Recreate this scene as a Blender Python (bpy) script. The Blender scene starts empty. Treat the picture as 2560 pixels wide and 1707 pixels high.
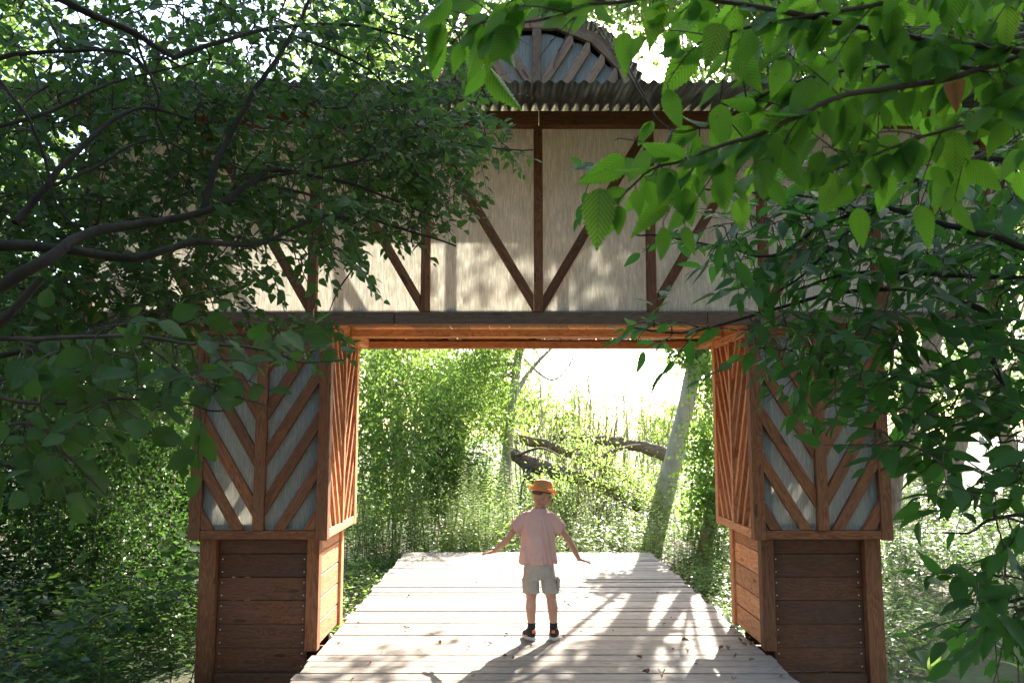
import bpy, bmesh, math, random
import numpy as np
from mathutils import Vector, Matrix, Quaternion, noise
random.seed(7)
rng = np.random.default_rng(7)
R = math.radians
scene = bpy.context.scene
COL = scene.collection

# ------------------------------------------------------------------ camera, sky, sun, exposure
PITCH = R(6.42)
CAM_Z = 1.56
FOC = 1991.0
cam_data = bpy.data.cameras.new('camera')
cam = bpy.data.objects.new('camera', cam_data)
COL.objects.link(cam)
cam.location = (0, 0, CAM_Z)
cam.rotation_euler = (R(90) + PITCH, 0, 0)
cam_data.sensor_width = 36
cam_data.lens = 28
cam_data.clip_start = 0.02
cam_data.clip_end = 3000
cam_data.dof.use_dof = True
cam_data.dof.focus_distance = 6.0
cam_data.dof.aperture_fstop = 9
scene.camera = cam

SUN_EL = R(32.5)
SUN_AZ = R(21.5)          # from +Y towards +X
world = bpy.data.worlds.new('World')
scene.world = world
world.use_nodes = True
wn = world.node_tree
wn.nodes.clear()
sky = wn.nodes.new('ShaderNodeTexSky')
sky.sky_type = 'NISHITA'
sky.sun_disc = False
sky.sun_elevation = SUN_EL
sky.sun_rotation = SUN_AZ
sky.air_density = 1.0
sky.dust_density = 2.0
sky.ozone_density = 1.0
bg = wn.nodes.new('ShaderNodeBackground')
bg.inputs['Strength'].default_value = 0.13
wo = wn.nodes.new('ShaderNodeOutputWorld')
wn.links.new(sky.outputs[0], bg.inputs[0])
wn.links.new(bg.outputs[0], wo.inputs[0])
sl = bpy.data.lights.new('sun', 'SUN')
sl.energy = 5.0
sl.angle = R(0.5)
sl.color = (1.0, 0.93, 0.80)
sun = bpy.data.objects.new('sun', sl)
COL.objects.link(sun)
SUN_DIR = Vector((math.sin(SUN_AZ) * math.cos(SUN_EL), math.cos(SUN_AZ) * math.cos(SUN_EL), math.sin(SUN_EL)))
sun.location = (10, 25, 18)
sun.rotation_euler = SUN_DIR.to_track_quat('Z', 'Y').to_euler()
vs = scene.view_settings
vs.view_transform = 'Standard'
vs.look = 'None'
vs.exposure = 2.6
vs.gamma = 1
vs.use_curve_mapping = False
scene.cycles.max_bounces = 9
scene.cycles.diffuse_bounces = 5
scene.cycles.transmission_bounces = 6
scene.cycles.glossy_bounces = 3
scene.cycles.use_denoising = True
scene.cycles.sample_clamp_indirect = 8


# ------------------------------------------------------------------ helpers
def ray(u, v, D):
    """Point of the place at depth D (metres in front of the camera) seen at photograph pixel u, v."""
    x = (u - 1280) / FOC
    y = -(v - 853.5) / FOC
    dy = math.cos(PITCH) - y * math.sin(PITCH)
    dz = math.sin(PITCH) + y * math.cos(PITCH)
    t = D / dy
    return Vector((x * t, D, CAM_Z + dz * t))


def proj(P):
    """Pixel position and depth of world points, used only to find which leaves show largest."""
    P = np.asarray(P)
    d = P - np.array([0, 0, CAM_Z])
    zc = d[:, 1] * math.cos(PITCH) + d[:, 2] * math.sin(PITCH)
    yc = -d[:, 1] * math.sin(PITCH) + d[:, 2] * math.cos(PITCH)
    zs = np.where(zc > 0.05, zc, 0.05)
    return 1280 + FOC * d[:, 0] / zs, 853.5 - FOC * yc / zs, zc


def tag(o, label=None, cat=None, group=None, kind=None):
    if label: o['label'] = label
    if cat: o['category'] = cat
    if group: o['group'] = group
    if kind: o['kind'] = kind
    return o


def empty(name, loc=(0, 0, 0), rz=0):
    o = bpy.data.objects.new(name, None)
    o.empty_display_size = 0.1
    o.location = loc
    o.rotation_euler = (0, 0, rz)
    COL.objects.link(o)
    return o


def link(name, me, parent=None, mat=None, M=None):
    o = bpy.data.objects.new(name, me)
    COL.objects.link(o)
    if mat is not None and not me.materials:
        me.materials.append(mat)
    if parent is not None:
        o.parent = parent
    if M is not None:
        o.matrix_basis = (Matrix.Translation(-parent.location) @ M) if parent is not None else M
    return o


def mesh(name, V, F, smooth=False):
    me = bpy.data.meshes.new(name)
    me.from_pydata([tuple(v) for v in V], [], F)
    me.update()
    if smooth:
        me.polygons.foreach_set('use_smooth', [True] * len(me.polygons))
    return me


def np_mesh(name, V, F, uv=None, rnd=None, smooth=False):
    """V (n,3) array, F (m,k) array of k-gons, uv (n,2) per vertex, rnd (n,) per vertex."""
    me = bpy.data.meshes.new(name)
    n, (m, k) = len(V), F.shape
    me.vertices.add(n)
    me.vertices.foreach_set('co', np.ascontiguousarray(V, dtype=np.float32).ravel())
    me.loops.add(m * k)
    me.loops.foreach_set('vertex_index', F.astype(np.int32).ravel())
    me.polygons.add(m)
    me.polygons.foreach_set('loop_start', np.arange(0, m * k, k, dtype=np.int32))
    if uv is not None:
        l = me.uv_layers.new(name='UVMap')
        l.data.foreach_set('uv', uv[F.ravel()].astype(np.float32).ravel())
    if rnd is not None:
        a = me.attributes.new('rnd', 'FLOAT', 'POINT')
        a.data.foreach_set('value', rnd.astype(np.float32))
    if smooth:
        me.polygons.foreach_set('use_smooth', np.ones(m, dtype=bool))
    me.update(calc_edges=True)
    me.validate()
    return me


class NB:
    """A small node builder."""
    def __init__(s, name):
        s.m = bpy.data.materials.new(name)
        s.m.use_nodes = True
        s.t = s.m.node_tree
        s.t.nodes.clear()
        s.out = s.t.nodes.new('ShaderNodeOutputMaterial')

    def n(s, kind, **kw):
        nd = s.t.nodes.new('ShaderNode' + kind)
        for k, v in kw.items():
            if k in nd.inputs:
                i = nd.inputs[k]
                if isinstance(v, bpy.types.NodeSocket): s.t.links.new(v, i)
                else: i.default_value = v
            else:
                setattr(nd, k, v)
        return nd

    def l(s, a, b):
        s.t.links.new(a, b)

    def math(s, op, a, b=None, c=None, clamp=False):
        nd = s.t.nodes.new('ShaderNodeMath')
        nd.operation = op
        nd.use_clamp = clamp
        for i, v in enumerate((a, b, c)):
            if v is None: continue
            if isinstance(v, bpy.types.NodeSocket): s.t.links.new(v, nd.inputs[i])
            else: nd.inputs[i].default_value = v
        return nd.outputs[0]

    def ramp(s, fac, stops):
        nd = s.t.nodes.new('ShaderNodeValToRGB')
        e = nd.color_ramp.elements
        while len(e) < len(stops): e.new(0.5)
        for i, (p, c) in enumerate(stops):
            e[i].position = p
            e[i].color = (*c, 1) if len(c) == 3 else c
        s.l(fac, nd.inputs[0])
        return nd.outputs[0]

    def mix(s, fac, a, b, blend='MIX'):
        nd = s.t.nodes.new('ShaderNodeMix')
        nd.data_type = 'RGBA'
        nd.blend_type = blend
        for i, v in ((0, fac), (6, a), (7, b)):
            if isinstance(v, bpy.types.NodeSocket): s.t.links.new(v, nd.inputs[i])
            elif i == 0: nd.inputs[0].default_value = v
            else: nd.inputs[i].default_value = (*v, 1)
        return nd.outputs[2]

    def noise(s, vec, scale, detail=3, rough=0.55, dist=0.0):
        nd = s.n('TexNoise', Scale=scale, Detail=detail, Roughness=rough, Distortion=dist)
        if vec is not None: s.l(vec, nd.inputs['Vector'])
        return nd.outputs[0]

    def mapping(s, vec, scale=(1, 1, 1), loc=None):
        nd = s.n('Mapping')
        nd.inputs['Scale'].default_value = scale
        s.l(vec, nd.inputs['Vector'])
        if loc is not None: s.l(loc, nd.inputs['Location'])
        return nd.outputs[0]

    def bump(s, h, strength=0.3, dist=0.01):
        nd = s.n('Bump', Strength=strength, Distance=dist)
        s.l(h, nd.inputs['Height'])
        return nd.outputs[0]

    def done(s, shader):
        s.l(shader, s.out.inputs['Surface'])
        return s.m


def wood_mat(name, dark, mid, light, rough=0.7, grain=1.0, weather=None, weather_amt=0.0, bump=0.5):
    """Sawn timber, its grain along the local X axis of each piece."""
    b = NB(name)
    tc = b.n('TexCoord').outputs['Object']
    rn = b.n('ObjectInfo').outputs['Random']
    off = b.n('CombineXYZ', X=b.math('MULTIPLY', rn, 37.0), Y=b.math('MULTIPLY', rn, 11.3), Z=b.math('MULTIPLY', rn, 23.7)).outputs[0]
    v1 = b.mapping(tc, (1.3, 9, 9), off)
    big = b.noise(v1, 1.6 * grain, 3, 0.5, 1.2)
    rings = b.math('PINGPONG', b.math('MULTIPLY', big, 9.0), 0.5)
    rings = b.math('MULTIPLY', rings, 2.0)
    fine = b.noise(b.mapping(tc, (6, 160, 160), off), 1.0, 3, 0.6)
    f = b.math('ADD', b.math('MULTIPLY', rings, 0.45), b.math('MULTIPLY', fine, 0.6))
    col = b.ramp(f, [(0.12, dark), (0.45, mid), (0.85, light)])
    # knots
    vo = b.n('TexVoronoi', Scale=1.0)
    b.l(b.mapping(tc, (2.2, 9, 9), off), vo.inputs['Vector'])
    kn = b.math('LESS_THAN', vo.outputs['Distance'], 0.11)
    col = b.mix(b.math('MULTIPLY', kn, 0.65), col, tuple(c * 0.3 for c in dark))
    # tone of each piece
    tone = b.math('MULTIPLY_ADD', rn, 0.55, 0.72)
    g = b.n('CombineColor', Red=tone, Green=tone, Blue=tone).outputs[0]
    col = b.mix(1.0, col, g, 'MULTIPLY')
    if weather is not None:
        wn_ = b.noise(b.mapping(tc, (1.5, 3, 3), off), 1.5, 4, 0.6)
        wf = b.math('MULTIPLY', b.ramp(wn_, [(0.3, (0, 0, 0)), (0.7, (1, 1, 1))]), weather_amt)
        wc = b.mix(fine, tuple(c * 0.6 for c in weather), weather)
        col = b.mix(wf, col, wc)
    h = b.math('ADD', b.math('MULTIPLY', fine, 0.7), b.math('MULTIPLY', rings, 0.3))
    p = b.n('BsdfPrincipled')
    b.l(col, p.inputs['Base Color'])
    p.inputs['Roughness'].default_value = rough
    p.inputs['Specular IOR Level'].default_value = 0.3
    b.l(b.bump(h, bump, 0.004), p.inputs['Normal'])
    return b.done(p.outputs[0])


def leaf_mat(name, dark, light, trans, tf=0.45, veins=0.0, rough=0.42, yellow=None, per_object=False, spec=0.35, under=None):
    """A leaf: varied greens, veins, light passing through."""
    b = NB(name)
    if per_object: r = b.n('ObjectInfo').outputs['Random']
    else:
        at = b.n('Attribute', attribute_name='rnd')
        r = at.outputs['Fac']
    stops = [(0.0, dark), (0.8, light)]
    if yellow: stops = [(0.0, dark), (0.9, light), (0.97, yellow)]
    col = b.ramp(r, stops)
    tcol = b.mix(0.35, trans, col)
    hgt = None
    if veins > 0:
        uv = b.n('SeparateXYZ')
        b.l(b.n('UVMap').outputs[0], uv.inputs[0])
        a = b.math('ABSOLUTE', b.math('SUBTRACT', uv.outputs[1], 0.5))
        ph = b.math('SUBTRACT', b.math('MULTIPLY', uv.outputs[0], 11.0), b.math('MULTIPLY', a, 9.0))
        s_ = b.math('ABSOLUTE', b.math('SUBTRACT', b.math('FRACT', ph), 0.5))
        side = b.math('LESS_THAN', s_, 0.07)
        mid = b.math('LESS_THAN', a, 0.018)
        ve = b.math('MAXIMUM', side, mid)
        col = b.mix(b.math('MULTIPLY', ve, veins), col, tuple(min(1, c * 1.8 + 0.03) for c in light))
        tcol = b.mix(b.math('MULTIPLY', ve, veins), tcol, tuple(c * 0.35 for c in trans))
        soft = b.math('MULTIPLY', s_, 2.0)
        gv = b.math('POWER', b.math('SUBTRACT', 1.0, soft), 1.5)
        tcol = b.mix(b.math('MULTIPLY', gv, min(1, veins * 1.0)), tcol, tuple(c * 0.3 for c in trans))
        col = b.mix(b.math('MULTIPLY', gv, veins * 0.5), col, tuple(c * 0.55 for c in dark))
        hgt = soft
    sp = b.noise(b.n('TexCoord').outputs['Object'], 60, 2)
    col = b.mix(b.math('MULTIPLY', sp, 0.35), col, tuple(c * 0.6 for c in dark))
    if per_object:
        bl = b.noise(b.mapping(b.n('TexCoord').outputs['Object'], (1, 1, 1), b.n('CombineXYZ', X=b.math('MULTIPLY', r, 60.0)).outputs[0]), 4.5, 4, 0.7)
        bm_ = b.math('MULTIPLY', b.math('GREATER_THAN', bl, 0.66), 0.8)
        col = b.mix(bm_, col, (0.13, 0.09, 0.03))
        tcol = b.mix(bm_, tcol, (0.16, 0.10, 0.02))
    if under is not None:
        geo = b.n('NewGeometry')
        col = b.mix(b.math('MULTIPLY', geo.outputs['Backfacing'], 0.85), col, under)
    p = b.n('BsdfPrincipled')
    b.l(col, p.inputs['Base Color'])
    p.inputs['Roughness'].default_value = rough
    p.inputs['Specular IOR Level'].default_value = spec
    t = b.n('BsdfTranslucent')
    b.l(tcol, t.inputs['Color'])
    if hgt is not None:
        nb = b.bump(hgt, 0.5, 0.002)
        b.l(nb, p.inputs['Normal'])
    mx = b.n('MixShader')
    mx.inputs[0].default_value = tf
    b.l(p.outputs[0], mx.inputs[1])
    b.l(t.outputs[0], mx.inputs[2])
    return b.done(mx.outputs[0])


def simple_mat(name, c1, c2, scale=8.0, rough=0.8, metal=0.0, bump=0.0, bscale=None, stretch=(1, 1, 1), spec=0.3):
    b = NB(name)
    tc = b.n('TexCoord').outputs['Object']
    mp = b.mapping(tc, stretch)
    f = b.noise(mp, scale, 5, 0.6)
    p = b.n('BsdfPrincipled')
    b.l(b.ramp(f, [(0.3, c1), (0.7, c2)]), p.inputs['Base Color'])
    p.inputs['Roughness'].default_value = rough
    p.inputs['Metallic'].default_value = metal
    p.inputs['Specular IOR Level'].default_value = spec
    if bump:
        b.l(b.bump(b.noise(mp, bscale or scale * 3, 4, 0.6), bump, 0.01), p.inputs['Normal'])
    return b.done(p.outputs[0])


M_WOOD = wood_mat('larch_timber', (0.075, 0.022, 0.008), (0.19, 0.062, 0.022), (0.30, 0.11, 0.042), weather=(0.14, 0.095, 0.06), weather_amt=0.3)
M_ARCH = wood_mat('tan_larch', (0.15, 0.075, 0.04), (0.27, 0.145, 0.08), (0.37, 0.22, 0.13))  # paler tan wood tone for the arch pieces
M_RED = wood_mat('larch_baked_light', (0.28, 0.085, 0.03), (0.50, 0.20, 0.085), (0.64, 0.33, 0.16))  # larch colour lightened and reddened to paint in the passage's sun and bounce
M_PLANKW = wood_mat('larch_boarding', (0.05, 0.015, 0.006), (0.13, 0.043, 0.017), (0.20, 0.075, 0.030), grain=1.4, weather=(0.07, 0.06, 0.05), weather_amt=0.45)
M_BEAM = wood_mat('weathered_beam', (0.08, 0.04, 0.025), (0.16, 0.085, 0.052), (0.23, 0.135, 0.088), weather=(0.18, 0.125, 0.09), weather_amt=0.4)
M_CEIL = wood_mat('ceiling_boarding', (0.32, 0.12, 0.045), (0.58, 0.28, 0.12), (0.70, 0.40, 0.20))
M_DECK = wood_mat('weathered_deck', (0.11, 0.085, 0.065), (0.23, 0.19, 0.155), (0.34, 0.29, 0.245), rough=0.75, weather=(0.29, 0.25, 0.215), weather_amt=0.55, bump=0.9)
M_DARKW = wood_mat('damp_timber', (0.05, 0.03, 0.02), (0.1, 0.065, 0.045), (0.14, 0.1, 0.07), weather=(0.09, 0.1, 0.07), weather_amt=0.5)
M_STEEL = simple_mat('galvanised_screw', (0.5, 0.5, 0.5), (0.65, 0.65, 0.65), 20, 0.4, 0.9)

# translucent fibre sheet
b = NB('fibre_sheet')
tc = b.n('TexCoord').outputs['Object']
fib = b.noise(b.mapping(tc, (150, 150, 11)), 1.0, 5, 0.75)
big = b.noise(b.mapping(tc, (1.5, 1.5, 0.8)), 1.5, 4, 0.6)
spk = b.noise(tc, 45, 2, 0.5)
base = b.ramp(big, [(0.3, (0.335, 0.355, 0.335)), (0.7, (0.45, 0.47, 0.445))])
base = b.mix(b.math('MULTIPLY', b.math('GREATER_THAN', spk, 0.74), 0.5), base, (0.12, 0.11, 0.08))
tr = b.ramp(fib, [(0.32, (0.31, 0.305, 0.275)), (0.5, (0.53, 0.52, 0.47)), (0.68, (0.93, 0.91, 0.84))])
d = b.n('BsdfPrincipled')
b.l(base, d.inputs['Base Color'])
d.inputs['Roughness'].default_value = 0.7
d.inputs['Specular IOR Level'].default_value = 0.15
b.l(b.bump(fib, 0.25, 0.003), d.inputs['Normal'])
t = b.n('BsdfTranslucent')
b.l(tr, t.inputs['Color'])
mx = b.n('MixShader')
mx.inputs[0].default_value = 0.55
b.l(d.outputs[0], mx.inputs[1])
b.l(t.outputs[0], mx.inputs[2])
M_SHEET = b.done(mx.outputs[0])

# corrugated sheet
b = NB('corrugated_sheet')
tc = b.n('TexCoord').outputs['Object']
st = b.noise(b.mapping(tc, (13, 0.7, 6)), 1.0, 5, 0.65)
mt = b.noise(tc, 3.0, 4, 0.6)
c = b.ramp(st, [(0.3, (0.055, 0.06, 0.05)), (0.5, (0.13, 0.155, 0.145)), (0.68, (0.30, 0.36, 0.345))])
c = b.mix(b.ramp(mt, [(0.5, (0, 0, 0)), (0.8, (0.5, 0.5, 0.5))]), c, (0.08, 0.06, 0.04))
p = b.n('BsdfPrincipled')
b.l(c, p.inputs['Base Color'])
p.inputs['Metallic'].default_value = 0.45
p.inputs['Roughness'].default_value = 0.42
M_CORR = b.done(p.outputs[0])

# ground: leaf litter and soil near, grass further off
b = NB('forest_floor')
tc = b.n('TexCoord').outputs['Object']
n1 = b.noise(tc, 14.0, 8, 0.7)
n2 = b.noise(tc, 0.35, 4, 0.6)
soil = b.ramp(n1, [(0.3, (0.03, 0.018, 0.01)), (0.55, (0.09, 0.055, 0.033)), (0.75, (0.19, 0.13, 0.085))])
gr = b.ramp(n1, [(0.3, (0.02, 0.045, 0.01)), (0.7, (0.05, 0.10, 0.02))])
c = b.mix(b.ramp(n2, [(0.42, (0, 0, 0)), (0.6, (1, 1, 1))]), soil, gr)
p = b.n('BsdfPrincipled')
b.l(c, p.inputs['Base Color'])
p.inputs['Roughness'].default_value = 0.9
b.l(b.bump(n1, 0.8, 0.03), p.inputs['Normal'])
M_GROUND = b.done(p.outputs[0])

M_BARK = simple_mat('dark_bark', (0.018, 0.013, 0.010), (0.055, 0.042, 0.030), 5, 0.9, bump=0.8, bscale=14, stretch=(3, 3, 1))
M_PALEBARK = simple_mat('pale_bark', (0.30, 0.265, 0.19), (0.50, 0.45, 0.345), 4, 0.85, bump=0.5, bscale=12, stretch=(2, 2, 1))
M_LOG = simple_mat('log_bark', (0.10, 0.075, 0.05), (0.26, 0.20, 0.135), 6, 0.9, bump=1.0, bscale=16, stretch=(1, 3, 5))
M_BROWNBARK = simple_mat('brown_bark', (0.15, 0.10, 0.06), (0.33, 0.24, 0.15), 5, 0.9, bump=1.0, bscale=10, stretch=(3, 3, 0.7))
M_TWIG = simple_mat('twig', (0.035, 0.022, 0.015), (0.09, 0.06, 0.045), 20, 0.7)
M_STEM = simple_mat('green_stem', (0.10, 0.12, 0.05), (0.19, 0.17, 0.08), 10, 0.7)

# ------------------------------------------------------------------ ground
def ground_z(x, y):
    z = -0.36
    z += 0.10 * noise.noise(Vector((x * 0.25, y * 0.25, 0.3))) + 0.03 * noise.noise(Vector((x * 1.3, y * 1.3, 5)))
    far = max(0.0, y - 11.0)
    z += min(far * 0.028, 1.1)
    if x < -3: z += min((-3 - x) * 0.05, 0.8)
    dd = abs(x - 0.2)
    if dd < 2.6 and y < 11: z = min(z, -0.33)
    return z

xs = np.concatenate([[-90, -50], np.arange(-30, 30.1, 0.6), [50, 90]])
ys = np.concatenate([[-60, -20], np.arange(-10, 50.1, 0.6), [60, 90, 130]])
V = [(x, y, ground_z(x, y)) for y in ys for x in xs]
nx = len(xs)
F = [(j * nx + i, j * nx + i + 1, (j + 1) * nx + i + 1, (j + 1) * nx + i) for j in range(len(ys) - 1) for i in range(nx - 1)]
g = link('ground', mesh('ground', V, F, True), mat=M_GROUND)
tag(g, 'earth and grass ground under the trees and undergrowth', None, None, 'structure')


# ------------------------------------------------------------------ timber pieces
def box_mesh(name, L, W, H, bev=0.004, wob=0.0, mat=None):
    """A sawn piece: X from 0 to L, Y and Z centred."""
    bm = bmesh.new()
    bmesh.ops.create_cube(bm, size=1)
    for v in bm.verts:
        v.co = Vector(((v.co.x + 0.5) * L, v.co.y * W, v.co.z * H))
    if wob:
        for v in bm.verts:
            v.co += Vector((random.uniform(-wob, wob), random.uniform(-wob, wob) * 0.3, random.uniform(-wob, wob) * 0.3))
    if bev:
        bmesh.ops.bevel(bm, geom=bm.edges[:], offset=bev, segments=1, affect='EDGES')
    me = bpy.data.meshes.new(name)
    bm.to_mesh(me)
    bm.free()
    if mat: me.materials.append(mat)
    return me


def basis(o, ex, ey):
    ex = Vector(ex).normalized()
    ey = Vector(ey).normalized()
    ez = ex.cross(ey).normalized()
    ey = ez.cross(ex)
    M = Matrix((ex, ey, ez)).transposed().to_4x4()
    M.translation = Vector(o)
    return M


_cache = {}
def timber(name, a, b_, width_dir, W, H, parent, mat, label=None, share=False, bev=0.004):
    """A straight piece from a to b_; W across width_dir, H across the other way."""
    a, b_ = Vector(a), Vector(b_)
    L = (b_ - a).length
    key = (name, round(L, 3), round(W, 3), round(H, 3), mat.name)
    if share and key in _cache: me = _cache[key]
    else:
        me = box_mesh(name, L, W, H, bev, 0, mat)
        _cache[key] = me
    o = link(name, me, parent, None, basis(a, b_ - a, width_dir))
    if label: o['label'] = label
    return o


def clip_poly(poly, x0, x1, z0, z1):
    def clip(P, inside, inter):
        out = []
        for i in range(len(P)):
            p, q = P[i - 1], P[i]
            ip, iq = inside(p), inside(q)
            if iq:
                if not ip: out.append(inter(p, q))
                out.append(q)
            elif ip: out.append(inter(p, q))
        return out
    def ix(c): return lambda p, q: (c, p[1] + (q[1] - p[1]) * (c - p[0]) / (q[0] - p[0]))
    def iz(c): return lambda p, q: (p[0] + (q[0] - p[0]) * (c - p[1]) / (q[1] - p[1]), c)
    for ins, it in ((lambda p: p[0] >= x0, ix(x0)), (lambda p: p[0] <= x1, ix(x1)), (lambda p: p[1] >= z0, iz(z0)), (lambda p: p[1] <= z1, iz(z1))):
        if not poly: return poly
        poly = clip(poly, ins, it)
    return poly


def slat_piece(name, P, origin, eu, ev, en, depth, parent, mat, dirv):
    """Extrude polygon P (in face coordinates u, v) by depth along en; local X runs along dirv = (du, dv)."""
    eu, ev, en = Vector(eu), Vector(ev), Vector(en)
    du, dv = dirv
    n_ = math.hypot(du, dv)
    X = (eu * du + ev * dv) / n_
    Z = en
    Y = Z.cross(X)
    cu = sum(p[0] for p in P) / len(P)
    cv = sum(p[1] for p in P) / len(P)
    O = Vector(origin) + eu * cu + ev * cv
    M = Matrix((X, Y, Z)).transposed().to_4x4()
    M.translation = O
    Mi = M.inverted()
    W0 = [Mi @ (Vector(origin) + eu * p[0] + ev * p[1]) for p in P]
    W1 = [Mi @ (Vector(origin) + eu * p[0] + ev * p[1] + en * depth) for p in P]
    n = len(P)
    bm = bmesh.new()
    v0 = [bm.verts.new(w) for w in W0]
    v1 = [bm.verts.new(w) for w in W1]
    bm.faces.new(v1)
    bm.faces.new(v0[::-1])
    for i in range(n):
        bm.faces.new((v0[i], v0[(i + 1) % n], v1[(i + 1) % n], v1[i]))
    bmesh.ops.recalc_face_normals(bm, faces=bm.faces)
    bmesh.ops.bevel(bm, geom=bm.edges[:], offset=0.0025, segments=1, affect='EDGES')
    me = bpy.data.meshes.new(name)
    bm.to_mesh(me)
    bm.free()
    me.materials.append(mat)
    return link(name, me, parent, None, M)


gate = empty('timber_gatehouse', (0.2, 5.9, -0.3))
tag(gate, 'reddish timber gatehouse with chevron slatted towers, translucent panels and corrugated roof', 'gatehouse')
CX = 0.205


def chevrons(parent, origin, eu, ev, en, w, h, depth, sw, pitch, z0, slope, cw, n, mat=None):
    """V-shaped slats rising outward from a centre post, in a frame opening w x h; slight differences from piece to piece."""
    mid = w / 2
    P = [(mid - cw / 2, 0), (mid + cw / 2, 0), (mid + cw / 2, h), (mid - cw / 2, h)]
    slat_piece('centre_post', P, origin, eu, ev, en, depth + 0.012, parent, mat or M_WOOD, (0, 1))
    vh = sw * math.hypot(1, slope)
    for k in range(n):
        for s in (-1, 1):
            b0 = z0 + k * pitch + random.uniform(-0.012, 0.012)
            sl_ = slope * (1 + random.uniform(-0.02, 0.02))
            xa, xb = (mid + cw / 2 + 0.002, w) if s > 0 else (0, mid - cw / 2 - 0.002)
            def zz(x): return b0 + sl_ * abs(x - mid)
            poly = [(xa, zz(xa)), (xb, zz(xb)), (xb, zz(xb) + vh), (xa, zz(xa) + vh)]
            poly = clip_poly(poly, xa, xb, 0.001, h - 0.001)
            if len(poly) >= 3:
                A = abs(sum(poly[i - 1][0] * poly[i][1] - poly[i][0] * poly[i - 1][1] for i in range(len(poly)))) / 2
                if A > 0.0012:
                    slat_piece('chevron_slat', poly, origin, eu, ev, en, depth - random.uniform(0, 0.006), parent, mat or M_WOOD, (1 * s, sl_))


screw_me = None
def screw(parent_plank, x, y, z):
    global screw_me
    if screw_me is None:
        bm = bmesh.new()
        bmesh.ops.create_cone(bm, cap_ends=True, segments=8, radius1=0.006, radius2=0.0045, depth=0.004)
        screw_me = bpy.data.meshes.new('screw')
        bm.to_mesh(screw_me)
        bm.free()
        screw_me.materials.append(M_STEEL)
    s = bpy.data.objects.new('screw', screw_me)
    COL.objects.link(s)
    s.parent = parent_plank
    s.location = (x, y, z)
    return s


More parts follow.
